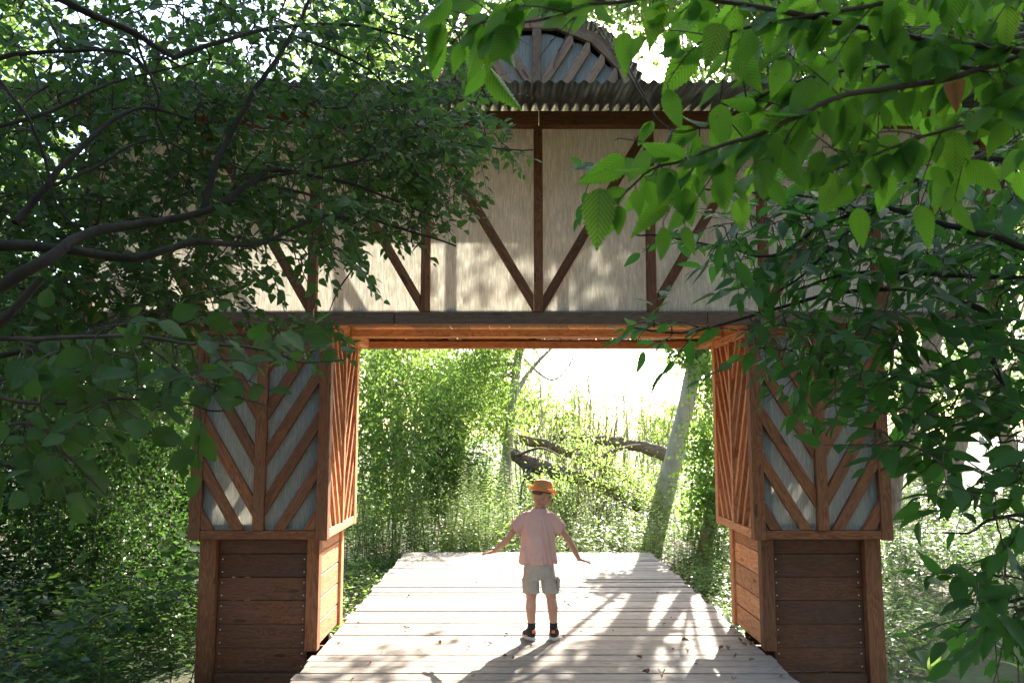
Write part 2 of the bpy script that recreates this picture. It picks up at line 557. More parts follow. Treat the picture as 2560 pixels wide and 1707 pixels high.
def tower(sgn):
    """sgn -1 for the tower on the left of the passage, +1 for the one on the right."""
    def X(d): return CX + sgn * d
    zt, zb = 2.33, 0.79
    # lower part ------------------------------------------------
    xi, xo, y0, y1 = 1.60, 2.47, 5.90, 6.76
    g0 = -0.40
    for xx, yy, ww in ((xi + 0.045, y0 + 0.045, 0.09), (xo - 0.06, y0 + 0.05, 0.12), (xi + 0.045, y1 - 0.045, 0.09), (xo - 0.045, y1 - 0.045, 0.09)):
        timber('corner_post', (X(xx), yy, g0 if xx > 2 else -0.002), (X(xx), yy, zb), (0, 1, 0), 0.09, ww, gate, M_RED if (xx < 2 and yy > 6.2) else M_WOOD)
    zs = [-0.16 + 0.166 * i for i in range(7)]
    for fy, n_, pr in ((y0 + 0.075, -1, 1), (y1 - 0.06, 1, 0)):
        for i in range(6):
            zc = zs[i] + 0.083
            hgt = 0.165 if i < 5 else 0.10
            if i == 5: zc = zs[i] + 0.052
            xa, xb = X(xi + 0.092), X(xo - 0.122)
            if xa > xb: xa, xb = xb, xa
            pl = timber('plank', (xa, fy, zc), (xb, fy, zc), (0, 0, 1), hgt + random.choice([-0.001, 0, 0, 0, 0.0005, -0.006]), 0.022, gate, M_PLANKW)
            if pr:
                Lx = xb - xa
                for sx in (0.03, Lx - 0.03):
                    for sy in (-0.045, 0.045):
                        if i < 5: screw(pl, sx, sy, 0.012).rotation_euler = (0, 0, 0)
        xa, xb = X(xi + 0.0), X(xo - 0.0)
        timber('base_rail', (X(xi + 0.09), fy - 0.006, -0.225), (X(xo - 0.122), fy - 0.006, -0.225), (0, 0, 1), 0.115, 0.06, gate, M_DARKW if False else M_PLANKW)
    # planks on the sides facing the passage and away
    for fx in (xi + 0.03, xo - 0.03):
        for i in range(6):
            if fx < 2 and i == 0:
                zc, hgt = 0.006 + 0.055 , 0.10
                continue
            zc = zs[i] + 0.083
            hgt = 0.160 if i < 5 else 0.10
            if i == 5: zc = zs[i] + 0.052
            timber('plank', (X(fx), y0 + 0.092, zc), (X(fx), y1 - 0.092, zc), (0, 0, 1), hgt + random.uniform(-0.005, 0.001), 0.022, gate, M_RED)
    # upper slatted box -----------------------------------------
    bi, bo, c0, c1 = 1.525, 2.52, 5.80, 6.88
    pw = 0.085
    for xx in (bi + pw / 2, bo - pw / 2):
        for yy in (c0 + pw / 2, c1 - pw / 2):
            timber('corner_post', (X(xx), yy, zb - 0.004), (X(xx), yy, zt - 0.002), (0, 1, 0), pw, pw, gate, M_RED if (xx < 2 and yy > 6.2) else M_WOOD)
    xa, xb = sorted((X(bi + pw + .001), X(bo - pw - .001)))
    for yy in (c0 + 0.032, c1 - 0.032):
        for zz_, hh in ((zb + 0.033, 0.062), (zt - 0.035, 0.064)):
            timber('rail', (xa, yy, zz_), (xb, yy, zz_), (0, 0, 1), hh, 0.058, gate, M_WOOD)
    for xx in (bi + 0.032, bo - 0.032):
        for zz_, hh in ((zb + 0.033, 0.062), (zt - 0.035, 0.064)):
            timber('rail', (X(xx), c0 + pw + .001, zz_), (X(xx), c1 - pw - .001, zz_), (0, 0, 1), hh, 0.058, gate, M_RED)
    h = zt - zb - 0.066 - 0.07
    w = xb - xa
    zo = zb + 0.066
    # front face (towards the camera)
    chevrons(gate, (xa, c0 + 0.046, zo), (1, 0, 0), (0, 0, 1), (0, -1, 0), w, h, 0.040, 0.074, 0.345, -0.66 + (0.06 if sgn > 0 else 0), 1.65, 0.078, 6)
    # back face
    chevrons(gate, (xb, c1 - 0.046, zo), (-1, 0, 0), (0, 0, 1), (0, 1, 0), w, h, 0.040, 0.074, 0.345, -0.66, 1.65, 0.078, 6)
    # passage face: normal towards the passage, deep narrow slats
    dpt = c1 - c0 - 2 * pw - 0.002
    if sgn < 0:
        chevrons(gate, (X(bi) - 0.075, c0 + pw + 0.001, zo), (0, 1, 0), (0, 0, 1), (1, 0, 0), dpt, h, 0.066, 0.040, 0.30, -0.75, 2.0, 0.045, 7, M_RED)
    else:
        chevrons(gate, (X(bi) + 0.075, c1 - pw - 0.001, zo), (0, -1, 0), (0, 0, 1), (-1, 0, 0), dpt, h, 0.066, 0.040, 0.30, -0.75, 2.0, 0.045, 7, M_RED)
    # translucent panels behind the slats of front, passage and outer faces
    def panel(name, P, M_=None, label=None):
        me = mesh(name, P, [(0, 1, 2, 3), (7, 6, 5, 4), (0, 4, 5, 1), (1, 5, 6, 2), (2, 6, 7, 3), (3, 7, 4, 0)])
        o = link(name, me, gate, M_ or M_SHEET, Matrix.Identity(4))
        if label: o['label'] = label
        return o
    yf = c0 + 0.049
    e = 0.03
    panel('fibre_panel', [(xa - e + .03, yf, zo), (xb + e - .03, yf, zo), (xb + e - .03, yf, zo + h), (xa - e + .03, yf, zo + h),
                    (xa, yf + 0.004, zo), (xb, yf + 0.004, zo), (xb, yf + 0.004, zo + h), (xa, yf + 0.004, zo + h)])
    for fx in (X(bi + 0.078), X(bo - 0.078)):
        q = 0.004 * sgn
        ya, yb = c0 + pw + 0.002, c1 - pw - 0.002
        # the passage faces are boarded with the same larch sheet
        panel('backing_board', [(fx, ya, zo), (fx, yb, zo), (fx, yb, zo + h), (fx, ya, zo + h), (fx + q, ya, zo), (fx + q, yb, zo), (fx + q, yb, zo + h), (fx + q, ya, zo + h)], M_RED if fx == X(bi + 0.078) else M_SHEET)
    # inner frame seen as bluish margins through the sheet
    for xx in (xa + 0.036, xb - 0.036):
        timber('inner_stud', (xx, yf + 0.042, zo + 0.002), (xx, yf + 0.042, zo + h - 0.002), (0, 1, 0), 0.06, 0.068, gate, M_WOOD)
    timber('inner_rail', (xa + 0.072, yf + 0.042, zo + 0.024), (xb - 0.072, yf + 0.042, zo + 0.024), (0, 1, 0), 0.06, 0.045, gate, M_WOOD)
    # floor of the box
    timber('box_floor', (xa, (c0 + c1) / 2, zb + 0.01), (xb, (c0 + c1) / 2, zb + 0.01), (0, 1, 0), c1 - c0 - 0.13, 0.016, gate, M_WOOD)


tower(-1)
tower(1)

# upper storey --------------------------------------------------
XL, XR = CX - 3.36, CX + 3.36
YF, YB = 5.74, 7.52
# bottom beam in scarfed lengths
for xa, xb in ((XL, -0.86), (-0.855, 1.42), (1.425, XR)):
    timber('beam', (xa, YF + 0.045, 2.378), (xb, YF + 0.045, 2.378), (0, 0, 1), 0.088, 0.09, gate, M_BEAM)
timber('beam', (XL, YB - 0.045, 2.366), (XR, YB - 0.045, 2.366), (0, 0, 1), 0.066, 0.09, gate, M_CEIL)
timber('plate', (XL, YB - 0.02, 2.411), (XR, YB - 0.02, 2.411), (0, 0, 1), 0.022, 0.04, gate, M_WOOD)
for xa, xb in ((XL, 0.2), (0.205, XR)):
    timber('beam', (xa, YF + 0.05, 3.892), (xb, YF + 0.05, 3.892), (0, 0, 1), 0.114, 0.08, gate, M_WOOD)
timber('beam', (XL, YB - 0.05, 4.15), (XR, YB - 0.05, 4.15), (0, 0, 1), 0.10, 0.08, gate, M_WOOD)
SP = 0.832
for k in range(-4, 5):
    x = 0.195 + k * SP
    timber('stud', (x, YF + 0.045, 2.424), (x, YF + 0.045, 3.833), (0, 1, 0), 0.07, 0.066, gate, M_WOOD)
    timber('stud', (x, YB - 0.045, 2.424), (x, YB - 0.045, 4.098), (0, 1, 0), 0.07, 0.066, gate, M_WOOD)
for k in range(0, 4):
    for s in (-1, 1):
        xa = 0.195 + s * (k * SP + 0.036)
        xb = 0.195 + s * ((k + 1) * SP - 0.036)
        x0, x1 = min(xa, xb), max(xa, xb)
        sw = 0.066
        rise = 1.29
        m = rise / (SP - 0.07)
        vh = sw * math.hypot(1, m)
        for yy, nrm, zt_ in ((YF + 0.078, -1, 3.83), (YB - 0.078, 1, 4.04)):
            def zz(x): return 2.424 + abs(x - xa) * m
            P = [(x0, zz(x0)), (x1, zz(x1)), (x1, zz(x1) + vh), (x0, zz(x0) + vh)]
            P = clip_poly(P, x0, x1, 2.425, zt_)
            slat_piece('diagonal_brace', P, (0, yy, 0), (1, 0, 0), (0, 0, 1), (0, nrm, 0), 0.056, gate, M_WOOD, (s, m))
# wall sheets, one to each pair of bays, butted behind the studs
yf = YF + 0.0835
for k in range(-4, 4):
    xa, xb = 0.195 + k * SP + 0.001, 0.195 + (k + 1) * SP - 0.001
    P = [(xa, yf, 2.42), (xb, yf, 2.42), (xb, yf, 3.84), (xa, yf, 3.84), (xa, yf + .004, 2.42), (xb, yf + .004, 2.42), (xb, yf + .004, 3.84), (xa, yf + .004, 3.84)]
    link('fibre_panel', mesh('fibre_panel', P, [(0, 1, 2, 3), (7, 6, 5, 4), (0, 4, 5, 1), (1, 5, 6, 2), (2, 6, 7, 3), (3, 7, 4, 0)]), gate, M_SHEET, Matrix.Identity(4))
# floor boards of the storey: the orange ceiling over the passage
xx = XL
while xx < XR - 0.05:
    w_ = random.uniform(0.155, 0.172)
    w_ = min(w_, XR - xx)
    gap = random.choice([0.002, 0.003, 0.004, 0.009])
    timber('ceiling_board', (xx + w_ / 2, YF + 0.092, 2.437), (xx + w_ / 2, YB - 0.001, 2.437), (1, 0, 0), w_ - gap, 0.022, gate, M_CEIL, bev=0.002)
    xx += w_
timber('joist', (CX - 1.54, 6.59, 2.366), (CX + 1.54, 6.59, 2.366), (0, 0, 1), 0.062, 0.07, gate, M_CEIL)
for s in (-1, 1):
    timber('trimmer', (CX + s * 1.58, YF + 0.095, 2.375), (CX + s * 1.58, YB - 0.10, 2.375), (0, 0, 1), 0.085, 0.07, gate, M_CEIL)
    timber('trimmer', (CX + s * 2.47, YF + 0.095, 2.375), (CX + s * 2.47, YB - 0.10, 2.375), (0, 0, 1), 0.085, 0.07, gate, M_CEIL)
    # end walls of the storey
    xe = CX + s * 3.33
    for yy in (6.36, 7.0):
        timber('stud', (xe, yy, 2.452), (xe, yy, 3.84), (0, 1, 0), 0.06, 0.06, gate, M_WOOD)
# rafters
SL = 0.17
def roof_z(y): return 3.955 + SL * (y - YF)
for k in range(-8, 9):
    x = 0.195 + k * SP / 2
    timber('rafter', (x, YF - 0.55, roof_z(YF - 0.55) - 0.032), (x, YB + 0.1, roof_z(YB + 0.1) - 0.032), (1, 0, 0), 0.05, 0.036, gate, M_WOOD) if k in (-8, 8) else None
# corrugated roof sheets
per, amp = 0.0757, 0.0115
x = CX - 3.72
while x < CX + 3.70:
    w_ = per * 11
    n_ = 11 * 10
    ya = YF - 0.76 + random.uniform(-0.012, 0.012)
    yb = YB + 0.12
    up = 0.0015 * random.random()
    rows = np.linspace(0, 1, 5)
    Vv = []
    for lay in (0.0, 0.0012):
        for r_ in rows:
            y = ya + (yb - ya) * r_
            for i in range(n_ + 1):
                xx = x + w_ * i / n_
                Vv.append((xx, y, roof_z(y) + amp * math.sin(2 * math.pi * xx / per) + up + lay))
    nr = n_ + 1
    Ff = []
    for lay in (0, 1):
        o_ = lay * 5 * nr
        for j in range(4):
            for i in range(n_):
                q = (o_ + j * nr + i, o_ + j * nr + i + 1, o_ + (j + 1) * nr + i + 1, o_ + (j + 1) * nr + i)
                Ff.append(q if lay else q[::-1])
    for i in range(n_):
        Ff.append((i, i + 1, 5 * nr + i + 1, 5 * nr + i))
    link('roof_sheet', mesh('roof_sheet', Vv, Ff, True), gate, M_CORR, Matrix.Identity(4))
    x += w_

# arched vault over the middle ----------------------------------
AX, AZ, AR = 0.185, 3.86, 0.80
YA = YF - 0.02
segs = 7
def arcp(r, a): return (AX + r * math.cos(a), AZ + r * math.sin(a))
for i in range(segs):
    a0, a1 = 0.14 + (math.pi - 0.28) * i / segs, 0.14 + (math.pi - 0.28) * (i + 1) / segs
    ro, ri = AR, AR - 0.085
    P = [arcp(ri, a0), arcp(ro, a0), arcp(ro, a1), arcp(ri, a1)]
    dv = (P[2][0] - P[1][0], P[2][1] - P[1][1])
    slat_piece('arch_segment', P, (0, YA, 0), (1, 0, 0), (0, 0, 1), (0, -1, 0), 0.05, gate, M_ARCH, dv)
    if i == segs - 1: continue
    P = [arcp(ri - 0.03, a0 + .1), arcp(ro - 0.05, a0 + .1), arcp(ro - 0.05, a1 + .1), arcp(ri - 0.03, a1 + .1)]
    slat_piece('arch_segment', P, (0, YA + 0.044, 0), (1, 0, 0), (0, 0, 1), (0, -1, 0), 0.04, gate, M_WOOD, dv)
slat_piece('centre_post', [(AX - 0.033, 3.99), (AX + 0.033, 3.99), (AX + 0.033, AZ + AR - 0.10), (AX - 0.033, AZ + AR - 0.10)], (0, YA, 0), (1, 0, 0), (0, 0, 1), (0, -1, 0), 0.046, gate, M_ARCH, (0, 1))
def clip_circle(p0, p1, r):
    # shorten p0->p1 so that p1 lies on the circle
    d = Vector((p1[0] - p0[0], p1[1] - p0[1]))
    for i in range(200):
        t_ = 1 - i / 200
        q = (p0[0] + d.x * t_, p0[1] + d.y * t_)
        if math.hypot(q[0] - AX, q[1] - AZ) < r: return q
    return p1
for s in (-1, 1):
    for k in range(4):
        # parallel slats rising outward
        base_x = AX + s * (0.036 + 0.0)
        z0_ = 4.12 - k * 0.27
        p0 = (base_x, z0_)
        if z0_ < 3.99:
            t_ = (3.99 - z0_) / 1.62
            p0 = (base_x + s * t_, 3.99)
        far = (p0[0] + s * 0.9, p0[1] + 0.9 * 1.62)
        q = clip_circle(p0, far, AR - 0.09)
        if math.hypot(q[0] - p0[0], q[1] - p0[1]) < 0.08: continue
        wv = 0.064 * math.hypot(1, 1.62) / 2
        P = [(p0[0], p0[1] - wv), (q[0], q[1] - wv), (q[0], q[1] + wv), (p0[0], p0[1] + wv)]
        P = clip_poly(P, AX - 1 if s < 0 else base_x, base_x if s < 0 else AX + 1, 3.985, 5)
        slat_piece('chevron_slat', P, (0, YA, 0), (1, 0, 0), (0, 0, 1), (0, -1, 0), 0.038, gate, M_ARCH, (s, 1.62))
n_ = 24
Vv = [(AX + (AR - 0.02) * math.cos(0.19 + (math.pi - 0.38) * i / n_), y, AZ + (AR - 0.02) * math.sin(0.19 + (math.pi - 0.38) * i / n_)) for y in (YA + 0.004, YA + 0.009) for i in range(n_ + 1)]
Ff = [tuple(range(n_ + 1)), tuple(range(2 * n_ + 1, n_, -1))] + [(i, i + 1, n_ + 2 + i, n_ + 1 + i) for i in range(n_)]
link('fibre_panel', mesh('fibre_panel', Vv, Ff), gate, M_SHEET, Matrix.Identity(4))
# curved roof sheets in overlapping strips, corrugations running front to back
RR = AR + 0.025
for j in range(5):
    a0 = 0.19 + (math.pi - 0.38) * j / 5 - 0.02
    a1 = 0.19 + (math.pi - 0.38) * (j + 1) / 5 + 0.03
    n_ = 70
    Vv = []
    y0_ = YA - 0.13 + random.uniform(-0.03, 0.03)
    for lay in (0, 0.0015):
        for y in (y0_, (y0_ + YB) / 2, YB + 0.2):
            for i in range(n_ + 1):
                a = a0 + (a1 - a0) * i / n_
                r_ = RR + 0.006 * (j % 2) + lay + 0.0125 * math.sin(a * RR * 2 * math.pi / per)
                Vv.append((AX + r_ * math.cos(a), y, AZ + r_ * math.sin(a)))
    nr = n_ + 1
    Ff = []
    for lay in (0, 1):
        for q in range(2):
            o_ = (lay * 3 + q) * nr
            Ff += [(o_ + i, o_ + i + 1, o_ + nr + i + 1, o_ + nr + i) for i in range(n_)]
    Ff += [(i, i + 1, 3 * nr + i + 1, 3 * nr + i) for i in range(n_)]
    link('vault_sheet', mesh('vault_sheet', Vv, Ff, True), gate, M_CORR, Matrix.Identity(4))

# ------------------------------------------------------------------ boardwalk
deck = empty('boardwalk', (CX, 5.5, 0))
tag(deck, 'grey weathered plank boardwalk running under the gatehouse', None, None, 'structure')
y = 0.4
pk = 0
plank_me = [box_mesh('plank', 3.21, 1.0, 0.034, 0.0, 0, M_DECK) for i in range(1)]
DECK_ROWS = []
while y < 10.6:
    w_ = random.uniform(0.128, 0.150)
    gap = random.choice([0.006, 0.008, 0.010, 0.014])
    x0 = CX - 1.60 + random.uniform(-0.018, 0.018)
    x1 = CX + 1.60 + random.uniform(-0.02, 0.02)
    if 5.86 < y + w_ and y < 6.8:
        x0, x1 = CX - 1.598 + .012, CX + 1.598 - .012
    me = box_mesh('plank', x1 - x0, w_ - gap, 0.034, 0.003, 0, M_DECK)
    # slight cupping and warp
    o = link('plank', me, deck, None, basis((x0, y + w_ / 2, -0.017 + random.uniform(-0.006, 0.0)), (1, 0, random.uniform(-0.0012, 0.0012)), (0, 1, random.uniform(-0.02, 0.02))))
    y += w_
for xx in (CX - 1.45, CX - 0.5, CX + 0.5, CX + 1.45):
    timber('stringer', (xx, 0.4, -0.115), (xx, 10.55, -0.115), (0, 0, 1), 0.15, 0.06, deck, M_DARKW)
# ------------------------------------------------------------------ the boy
def skin_mat():
    b = NB('skin')
    tc = b.n('TexCoord').outputs['Object']
    f = b.noise(tc, 14, 3)
    p = b.n('BsdfPrincipled')
    b.l(b.ramp(f, [(0.3, (0.42, 0.21, 0.13)), (0.7, (0.50, 0.27, 0.18))]), p.inputs['Base Color'])
    p.inputs['Roughness'].default_value = 0.5
    p.inputs['Subsurface Weight'].default_value = 0.12
    p.inputs['Subsurface Radius'].default_value = (0.02, 0.008, 0.004)
    p.inputs['Subsurface Scale'].default_value = 0.5
    return b.done(p.outputs[0])


def cloth_mat(name, c1, c2, scale=300, transl=0.1):
    b = NB(name)
    tc = b.n('TexCoord').outputs['Object']
    f = b.noise(tc, scale, 2)
    g_ = b.noise(tc, 12, 3)
    c = b.ramp(b.math('ADD', b.math('MULTIPLY', f, 0.6), b.math('MULTIPLY', g_, 0.4)), [(0.35, c1), (0.65, c2)])
    p = b.n('BsdfPrincipled')
    b.l(c, p.inputs['Base Color'])
    p.inputs['Roughness'].default_value = 0.9
    p.inputs['Specular IOR Level'].default_value = 0.1
    b.l(b.bump(f, 0.3, 0.001), p.inputs['Normal'])
    t = b.n('BsdfTranslucent')
    b.l(c, t.inputs['Color'])
    mx = b.n('MixShader')
    mx.inputs[0].default_value = transl
    b.l(p.outputs[0], mx.inputs[1])
    b.l(t.outputs[0], mx.inputs[2])
    return b.done(mx.outputs[0])


M_SKIN = skin_mat()
M_SHIRT = cloth_mat('pink_jersey', (0.62, 0.36, 0.31), (0.74, 0.46, 0.40))
M_SHORTS = cloth_mat('grey_marl', (0.36, 0.30, 0.245), (0.52, 0.44, 0.37), 160)
M_HAIR = simple_mat('hair', (0.07, 0.04, 0.025), (0.14, 0.085, 0.05), 80, 0.7)
M_BLACK = simple_mat('black_fabric', (0.012, 0.012, 0.013), (0.03, 0.03, 0.03), 60, 0.8)
M_SOLE = simple_mat('shoe_sole', (0.42, 0.40, 0.35), (0.55, 0.52, 0.46), 30, 0.7)
M_ORANGE = simple_mat('orange_trim', (0.7, 0.12, 0.05), (0.8, 0.2, 0.08), 30, 0.6)
M_LENS = simple_mat('dark_lens', (0.01, 0.01, 0.01), (0.02, 0.02, 0.02), 5, 0.15)
b = NB('straw')
tc = b.n('TexCoord').outputs['Object']
sx = b.n('SeparateXYZ')
b.l(tc, sx.inputs[0])
ban = b.math('ABSOLUTE', b.math('SUBTRACT', b.math('FRACT', b.math('MULTIPLY', sx.outputs[2], 85.0)), 0.5))
fn = b.noise(tc, 250, 2)
c = b.ramp(b.math('ADD', b.math('MULTIPLY', ban, 1.2), b.math('MULTIPLY', fn, 0.35)), [(0.15, (0.38, 0.15, 0.04)), (0.6, (0.80, 0.42, 0.15))])
p = b.n('BsdfPrincipled')
b.l(c, p.inputs['Base Color'])
p.inputs['Roughness'].default_value = 0.65
b.l(b.bump(b.math('ADD', ban, b.math('MULTIPLY', fn, 0.5)), 0.8, 0.002), p.inputs['Normal'])
t = b.n('BsdfTranslucent')
b.l(c, t.inputs['Color'])
mx = b.n('MixShader')
mx.inputs[0].default_value = 0.3
b.l(p.outputs[0], mx.inputs[1])
b.l(t.outputs[0], mx.inputs[2])
M_STRAW = b.done(mx.outputs[0])


def add_capsule(bm, a, b_, ra, rb, seg=14):
    a, b_ = Vector(a), Vector(b_)
    d = b_ - a
    L = d.length
    q = d.to_track_quat('Z', 'Y') if L > 1e-6 else Quaternion()
    rings = []
    prof = []
    n = 5
    for i in range(1, n):
        t_ = math.pi / 2 * i / n
        prof.append((-ra * math.cos(t_), ra * math.sin(t_)))
    for i in range(4):
        t_ = i / 3
        prof.append((L * t_, ra + (rb - ra) * t_))
    for i in range(n - 1, 0, -1):
        t_ = math.pi / 2 * i / n
        prof.append((L + rb * math.cos(t_), rb * math.sin(t_)))
    bot = bm.verts.new(a + q @ Vector((0, 0, -ra)))
    top = bm.verts.new(a + q @ Vector((0, 0, L + rb)))
    for z, r_ in prof:
        rings.append([bm.verts.new(a + q @ Vector((r_ * math.cos(2 * math.pi * k / seg), r_ * math.sin(2 * math.pi * k / seg), z))) for k in range(seg)])
    for k in range(seg):
        bm.faces.new((bot, rings[0][(k + 1) % seg], rings[0][k]))
        bm.faces.new((top, rings[-1][k], rings[-1][(k + 1) % seg]))
        for i in range(len(rings) - 1):
            bm.faces.new((rings[i][k], rings[i][(k + 1) % seg], rings[i + 1][(k + 1) % seg], rings[i + 1][k]))


def add_ell(bm, c, r, q=None, seg=20):
    M = Matrix.Translation(Vector(c)) @ (q.to_matrix().to_4x4() if q is not None else Matrix.Identity(4)) @ Matrix.Diagonal((*r, 1))
    bmesh.ops.create_uvsphere(bm, u_segments=seg, v_segments=seg // 2 + 2, radius=1, matrix=M)


def add_loft(bm, rings):
    """rings: lists of points with equal counts; capped solid."""
    R_ = [[bm.verts.new(p_) for p_ in r_] for r_ in rings]
    n = len(R_[0])
    for i in range(len(R_) - 1):
        for k in range(n):
            bm.faces.new((R_[i][k], R_[i][(k + 1) % n], R_[i + 1][(k + 1) % n], R_[i + 1][k]))
    bm.faces.new(R_[0][::-1])
    bm.faces.new(R_[-1])


def fuse(name, bm, voxel, smooth_it, parent, mat, disp=None, smooth_fac=0.5):
    me = bpy.data.meshes.new(name)
    bm.to_mesh(me)
    bm.free()
    o = bpy.data.objects.new(name, me)
    COL.objects.link(o)
    m = o.modifiers.new('r', 'REMESH')
    m.mode = 'VOXEL'
    m.voxel_size = voxel
    m.use_smooth_shade = True
    if smooth_it:
        s_ = o.modifiers.new('s', 'SMOOTH')
        s_.factor = smooth_fac
        s_.iterations = smooth_it
    dg = bpy.context.evaluated_depsgraph_get()
    me2 = bpy.data.meshes.new_from_object(o.evaluated_get(dg))
    me2.name = name
    bpy.data.objects.remove(o)
    bpy.data.meshes.remove(me)
    if disp:
        nv = len(me2.vertices)
        nrm = [v.normal.copy() for v in me2.vertices]
        for v, n_ in zip(me2.vertices, nrm):
            v.co += n_ * disp(v.co)
    me2.polygons.foreach_set('use_smooth', [True] * len(me2.polygons))
    return link(name, me2, parent, mat, Matrix.Identity(4))


BD = 6.23
def bp(u, v, dd=0.0): return ray(u, v, BD + dd)

boy = empty('person', (0.235, BD, 0.0))
tag(boy, 'child seen from behind in pink shirt, grey shorts and straw hat, arms held out', 'person')

hipz = 0.50
bm = bmesh.new()
# key joints
neck0 = bp(1346, 1274, 0.005)
neck1 = bp(1349, 1255, 0.02)
shL, shR = bp(1311, 1288, 0.0), bp(1381, 1292, 0.0)
elL, wrL = bp(1268, 1349, 0.01), bp(1236, 1377, 0.05)
elR, wrR = bp(1424, 1352, 0.01), bp(1447, 1396, 0.04)
hipL, hipR = bp(1331, 1425, 0), bp(1367, 1425, 0)
knL, knR = bp(1328, 1492, 0.012), bp(1378, 1492, 0.012)
anL, anR = bp(1329, 1566, 0.0), bp(1384, 1566, 0.0)
chest = bp(1346, 1325, 0.0)
waist = bp(1347, 1385, 0.0)
# trunk under the clothes
add_ell(bm, chest, (0.105, 0.075, 0.14))
add_ell(bm, waist, (0.095, 0.07, 0.10))
add_capsule(bm, shL, shR, 0.026, 0.026)
add_capsule(bm, neck0 - Vector((0, 0, 0.02)), neck1, 0.036, 0.033)
add_capsule(bm, hipL, hipR, 0.06, 0.06)
for h_, k_, a_, s_ in ((hipL, knL, anL, -1), (hipR, knR, anR, 1)):
    add_capsule(bm, h_, k_, 0.062, 0.040)
    add_capsule(bm, k_, k_ + (a_ - k_) * 0.35 + Vector((0.004 * s_, -0.012, 0)), 0.037, 0.041)
    add_capsule(bm, k_ + (a_ - k_) * 0.35 + Vector((0.004 * s_, -0.012, 0)), a_, 0.041, 0.0245)
    add_capsule(bm, a_, Vector((a_.x, a_.y + 0.03, 0.035)), 0.026, 0.024)
for s0, e0, w0 in ((shL, elL, wrL), (shR, elR, wrR)):
    add_capsule(bm, s0, e0, 0.028, 0.0245)
    m_ = e0 + (w0 - e0) * 0.3
    add_capsule(bm, e0, m_, 0.0245, 0.0255)
    add_capsule(bm, m_, w0, 0.0255, 0.0165)
# hands, palm down, held flat and outwards
def hand(wrist, out, fwd, down):
    """out: the way the fingers point; side: towards the thumb."""
    out, side = out.normalized(), fwd.normalized()
    up = side.cross(out).normalized()
    if up.z < 0: up = -up
    pc = wrist + out * 0.034
    # palm as four rays
    for i, sd in enumerate((0.021, 0.007, -0.007, -0.020)):
        k0 = wrist + out * 0.008 + side * sd * 0.55
        k1 = wrist + out * (0.058 - 0.004 * abs(i - 1.3)) + side * sd
        add_capsule(bm, k0, k1, 0.0115, 0.0088, 8)
        L = (0.046, 0.052, 0.048, 0.038)[i]
        bend = (0.10, 0.16, 0.22, 0.30)[i]
        spread = sd * 5.5
        d1 = (out + side * spread * 0.9 + up * down).normalized()
        d2 = (d1 - up * bend).normalized()
        d3 = (d2 - up * bend).normalized()
        a_ = k1
        for dd_, ll, r0, r1 in ((d1, 0.45, 0.0072, 0.0066), (d2, 0.32, 0.0066, 0.006), (d3, 0.23, 0.006, 0.0052)):
            b1 = a_ + dd_ * L * ll
            add_capsule(bm, a_, b1, r0, r1, 8)
            a_ = b1
    t0 = wrist + out * 0.014 + side * 0.012
    t1 = t0 + (out * 0.5 + side * 0.85 - up * 0.25).normalized() * 0.028
    t2 = t1 + (out * 0.8 + side * 0.5 - up * 0.1).normalized() * 0.022
    t3 = t2 + (out * 0.95 + side * 0.25).normalized() * 0.016
    add_capsule(bm, t0, t1, 0.0115, 0.0088, 8)
    add_capsule(bm, t1, t2, 0.0085, 0.0075, 8)
    add_capsule(bm, t2, t3, 0.0074, 0.006, 8)
hl = bp(1204, 1385, 0.09) - wrL
hand(wrL, hl, Vector((0.25, 0.85, 0.15)), 0.12)
hr = bp(1483, 1409, 0.08) - wrR
hand(wrR, hr, Vector((-0.25, 0.85, 0.1)), 0.10)
# head, turned to the right and down
hc = bp(1355, 1240, 0.015)
az_, el_ = R(58), R(-24)
hf = Vector((math.sin(az_) * math.cos(el_), math.cos(az_) * math.cos(el_), math.sin(el_)))
hrt = hf.cross(Vector((0, 0, 1))).normalized()
hu = hrt.cross(hf).normalized()
HQ = Matrix((hrt, hf, hu)).transposed().to_quaternion()
def H(x, y, z): return hc + hrt * x + hf * y + hu * z
add_ell(bm, H(0, -0.008, 0.022), (0.064, 0.079, 0.070), HQ)
add_ell(bm, H(0, 0.018, -0.022), (0.052, 0.060, 0.060), HQ)
add_ell(bm, H(0, 0.048, -0.062), (0.024, 0.022, 0.018), HQ)          # chin
for s_ in (-1, 1):
    add_ell(bm, H(0.030 * s_, 0.040, -0.030), (0.024, 0.026, 0.024), HQ)   # cheeks
    add_ell(bm, H(0.069 * s_, -0.004, -0.006), (0.009, 0.017, 0.026), HQ @ Quaternion((0, 0, 1), 0.55 * s_), 14)   # ears
    add_ell(bm, H(0.068 * s_, -0.006, -0.024), (0.006, 0.009, 0.009), HQ, 10)
add_capsule(bm, H(0, 0.072, 0.0), H(0, 0.088, -0.022), 0.007, 0.010, 10)    # nose
add_ell(bm, H(0, 0.072, -0.042), (0.017, 0.008, 0.0045), HQ, 12)     # lips
add_ell(bm, H(0, 0.070, -0.049), (0.015, 0.008, 0.005), HQ, 12)
add_ell(bm, H(0, 0.066, 0.018), (0.045, 0.012, 0.010), HQ, 12)       # brow
add_capsule(bm, neck1 + Vector((0, 0, -0.01)), H(0, -0.02, -0.03), 0.034, 0.040)
fuse('body', bm, 0.0032, 3, boy, M_SKIN)

# eyes under the glasses
for s_ in (-1, 1):
    bm = bmesh.new()
    add_ell(bm, H(0.026 * s_, 0.069, 0.0), (0.011, 0.006, 0.007), HQ, 12)
    me = bpy.data.meshes.new('eye')
    bm.to_mesh(me)
    bm.free()
    link('eye', me, boy, simple_mat('eye_white', (0.6, 0.6, 0.6), (0.7, 0.7, 0.7)), Matrix.Identity(4))
